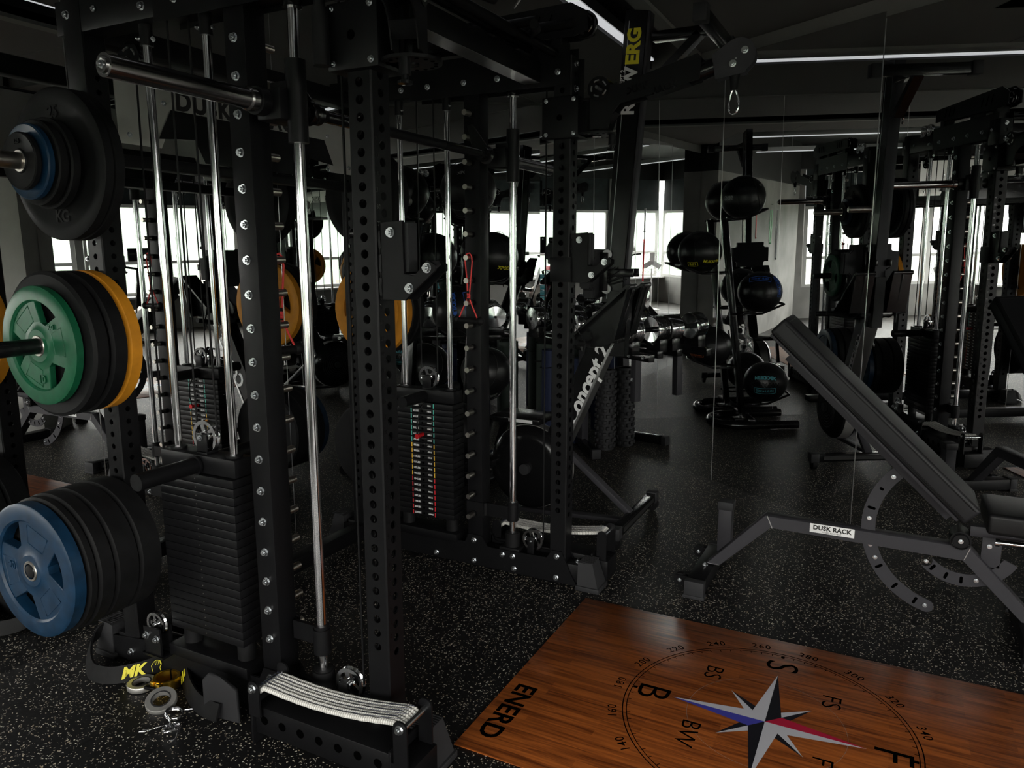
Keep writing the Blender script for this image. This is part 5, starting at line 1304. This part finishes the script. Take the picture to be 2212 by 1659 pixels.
# ------------------------------------------------------------------ things on the walls to the right (seen in the mirrors)
def onw(x, off=.223):   # point on the concrete wall at world x
    s_ = (x - CORN.x) / TX
    return m1(s_, 0, off)
wn = V((-.528, -.849, 0)); wt = V((TX, TY, 0))
p = onw(1.06); t = thing('wall_clock_display', (p.x, p.y, 2.22), 'small black digital display with green and red digits on the concrete wall', 'display')
b = MB(); b.beam(p + V((0, 0, 2.25)) - wt * .09, p + V((0, 0, 2.25)) + wt * .09, .03, .085, bev=.003); cs_ = b.build('case', 'gloss', t)
text_mesh('25', .06, 'green_led', p + wn * .016 + wt * .045 + V((0, 0, 2.25)), -wt, (0, 0, 1), cs_, 'digits', bold=.001)
text_mesh('8', .06, 'red_led', p + wn * .016 - wt * .045 + V((0, 0, 2.25)), -wt, (0, 0, 1), cs_, 'digits', bold=.001)
b = MB(); b.tube([p + V((0, 0, 2.29)) - wt * .05, p + V((0, 0, 2.45)) - wt * .10, p + V((0, 0, 2.63)) - wt * .16], .003, 6); b.build('power_cord', 'rubber', t)
p = onw(.88); t = thing('notice_board', (p.x, p.y, 1.4), 'plain white notice sheet on the concrete wall', 'notice')
b = MB(); b.beam(p + V((0, 0, 1.72)) - wt * .09, p + V((0, 0, 1.72)) + wt * .09, .006, .42); b.build('sheet', 'white', t)
def band(x, z0, z1, w_, m_, lb, yoff=0.0):
    p = onw(x, .25); t = thing('resistance_band', (p.x, p.y, z0), lb, 'resistance band', 'resistance bands hanging on the wall')
    b = MB()
    for s_ in (-1, 1):
        pts = [p + wt * (s_ * w_ * .35) + V((0, 0, z1)), p + wt * (s_ * w_ * .6) + V((0, 0, (z0 + z1) / 2)), p + wt * (s_ * w_ * .3) + V((0, 0, z0 + .03))]
        for i in range(2): b.beam(pts[i], pts[i + 1], .004, w_ * .55, up=wt)
    b.cyl(p + wt * -w_ * .3 + V((0, 0, z0 + .03)), p + wt * w_ * .3 + V((0, 0, z0 + .03)), .012, 10)
    b.build('band_loop', m_, t)
    b = MB(); b.cyl(p + V((0, 0, z1)) - wn * .03, p + V((0, 0, z1)) + wn * .03, .008, 12); b.build('wall_hook', 'alu', t)
band(2.30, 1.45, 1.95, .03, 'redcord', 'narrow red resistance band hanging on the concrete wall')
band(3.02, 1.36, 1.98, .10, 'green_band', 'wide green resistance band hanging on the concrete wall')
band(3.35, 1.10, 1.98, .06, 'rubber', 'black resistance band hanging next to the green one')

# ------------------------------------------------------------------ equipment by the windows (seen only in the mirrors)
def bike(x, y, rz, lb):
    t = thing('exercise_bike', (x, y, 0), lb, 'exercise bike', 'exercise bikes by the windows')
    c_, s_ = cos(rz), sin(rz)
    F = lambda u, v, z: (x + u * c_ - v * s_, y + u * s_ + v * c_, z)
    b = MB(); b.beam(F(-.5, -.22, .04), F(-.5, .22, .04), .06, .05, bev=.004); b.beam(F(.5, -.22, .04), F(.5, .22, .04), .06, .05, bev=.004); b.beam(F(-.5, 0, .06), F(.5, 0, .06), .07, .05); b.beam(F(-.25, 0, .08), F(-.3, 0, .75), .06, .06, up=F(0, 1, 0)); b.beam(F(.15, 0, .08), F(.38, 0, .85), .06, .07, up=(0, 1, 0)); b.beam(F(-.28, 0, .45), F(.25, 0, .40), .06, .06); b.build('frame', 'gloss', t)
    b = MB(); b.lathe([(0, -.03), (.2, -.03), (.235, -.015), (.235, .015), (.2, .03), (0, .03)], F(.36, 0, .30), (-s_, c_, 0), 40); b.build('flywheel', 'steel', t)
    b = MB(); b.lathe([(0, -.02), (.08, -.02), (.08, .02), (0, .02)], F(.0, .07, .30), (-s_, c_, 0), 24); b.beam(F(0, .08, .30), F(.10, .10, .18), .02, .03); b.beam(F(0, -.08, .30), F(-.10, -.10, .42), .02, .03); b.build('crank', 'gloss', t)
    b = MB(); b.sphere(F(-.33, 0, .98), .10, 20, 12, (1.2, .8, .35)); b.cyl(F(-.30, 0, .72), F(-.32, 0, .96), .018, 14); b.build('saddle', 'vinyl', t)
    b = MB(); b.tube([F(.55, -.22, 1.12), F(.40, -.22, 1.10), F(.38, 0, 1.06), F(.40, .22, 1.10), F(.55, .22, 1.12)], .016, 12); b.cyl(F(.37, 0, .82), F(.39, 0, 1.07), .022, 14); b.build('handlebar', 'rubber', t)
    b = MB(); b.beam(F(.46, -.14, 1.26), F(.46, .14, 1.26), .02, .18, bev=.004); b.cyl(F(.42, 0, 1.08), F(.46, 0, 1.2), .012, 10); b.build('console', 'gloss', t)
bike(-.75, -1.35, radians(100), 'black exercise bike by the windows nearest to the left mirror')
bike(.35, -1.55, radians(80), 'black exercise bike in the middle of the window side')
bike(2.6, -1.3, radians(60), 'black exercise bike by the windows on the right wall side')
t = thing('floor_fan', (3.35, -.95, 0), 'pale round pedestal fan near the right window wall', 'fan')
b = MB(); b.lathe([(.0, 0), (.18, 0), (.18, .02), (.03, .05), (.014, .08), (.014, .82), (0, .82)], (3.35, -.95, 0), (0, 0, 1), 32); b.build('stand', 'white_plastic', t)
fd = V((-.585, .811, 0)); fc_ = V((3.35, -.95, .95))
b = MB()
for r_ in (.08, .14, .19, .22): b.tube([fc_ + fd * .05 + (V((0, 0, 1)) * cos(a) + fd.cross(V((0, 0, 1))) * sin(a)) * r_ for a in [2 * pi * k / 32 for k in range(32)]], .003, 5, closed=True)
for k in range(20):
    a = 2 * pi * k / 20; d = V((0, 0, 1)) * cos(a) + fd.cross(V((0, 0, 1))) * sin(a); b.tube([fc_ + fd * .07, fc_ + fd * .05 + d * .22, fc_ - fd * .05 + d * .21], .0015, 4)
b.build('grille', 'white_plastic', t)
b = MB()
for k in range(3):
    a = 2 * pi * k / 3; d = V((0, 0, 1)) * cos(a) + fd.cross(V((0, 0, 1))) * sin(a); b.beam(fc_ + d * .02, fc_ + d * .19, .10, .004, up=fd + d.cross(fd) * .4)
b.cyl(fc_ - fd * .08, fc_ + fd * .03, .045, 20); b.build('blades', 'white_plastic', t)
t = thing('barbell_stand', (3.0, -.75, 0), 'upright barbell with red grip in a floor holder near the fan', 'barbell')
b = MB(); b.lathe([(0, 0), (.09, 0), (.09, .02), (.035, .03), (.035, .14), (.028, .14), (.028, .03), (0, .03)], (3.0, -.75, 0), (0, 0, 1), 28); b.build('floor_holder', 'gloss', t)
b = MB(); b.lathe([(0, 0), (.025, 0), (.025, .42), (.035, .425), (.035, .455), (.014, .46), (.014, 1.50), (.035, 1.505), (.035, 1.53), (.025, 1.535), (.025, 1.95), (0, 1.95)], (3.0, -.75, .03), (0, 0, 1), 24); b.build('bar', 'chrome', t)
b = MB(); b.lathe([(.0145, 0), (.0145, .8)], (3.0, -.75, .6), (0, 0, 1), 20); b.build('red_coating', 'red', t)
t = thing('punching_bag', (1.55, -1.7, 0), 'short red padded bag standing by the windows', 'padded bag')
b = MB(); b.lathe([(0, 0), (.15, 0), (.165, .02), (.165, .86), (.15, .88), (0, .88)], (1.55, -1.7, 0), (0, 0, 1), 36); b.build('bag_body', 'redpad', t)
b = MB(); b.lathe([(.166, .62), (.168, .63), (.168, .80), (.166, .81)], (1.55, -1.7, 0), (0, 0, 1), 36); b.build('white_band', 'white_plastic', t)
for k in range(7):
    o_ = MB(); o_.box((1.02, -1.75, .06 + .105 * k), (.62, .30, .09), None, .015)
    o2 = o_.build('aerobic_step', 'teal'); tag(o2, 'teal aerobic step in the pile beside the red bag', 'aerobic step', 'teal aerobic steps in a pile')
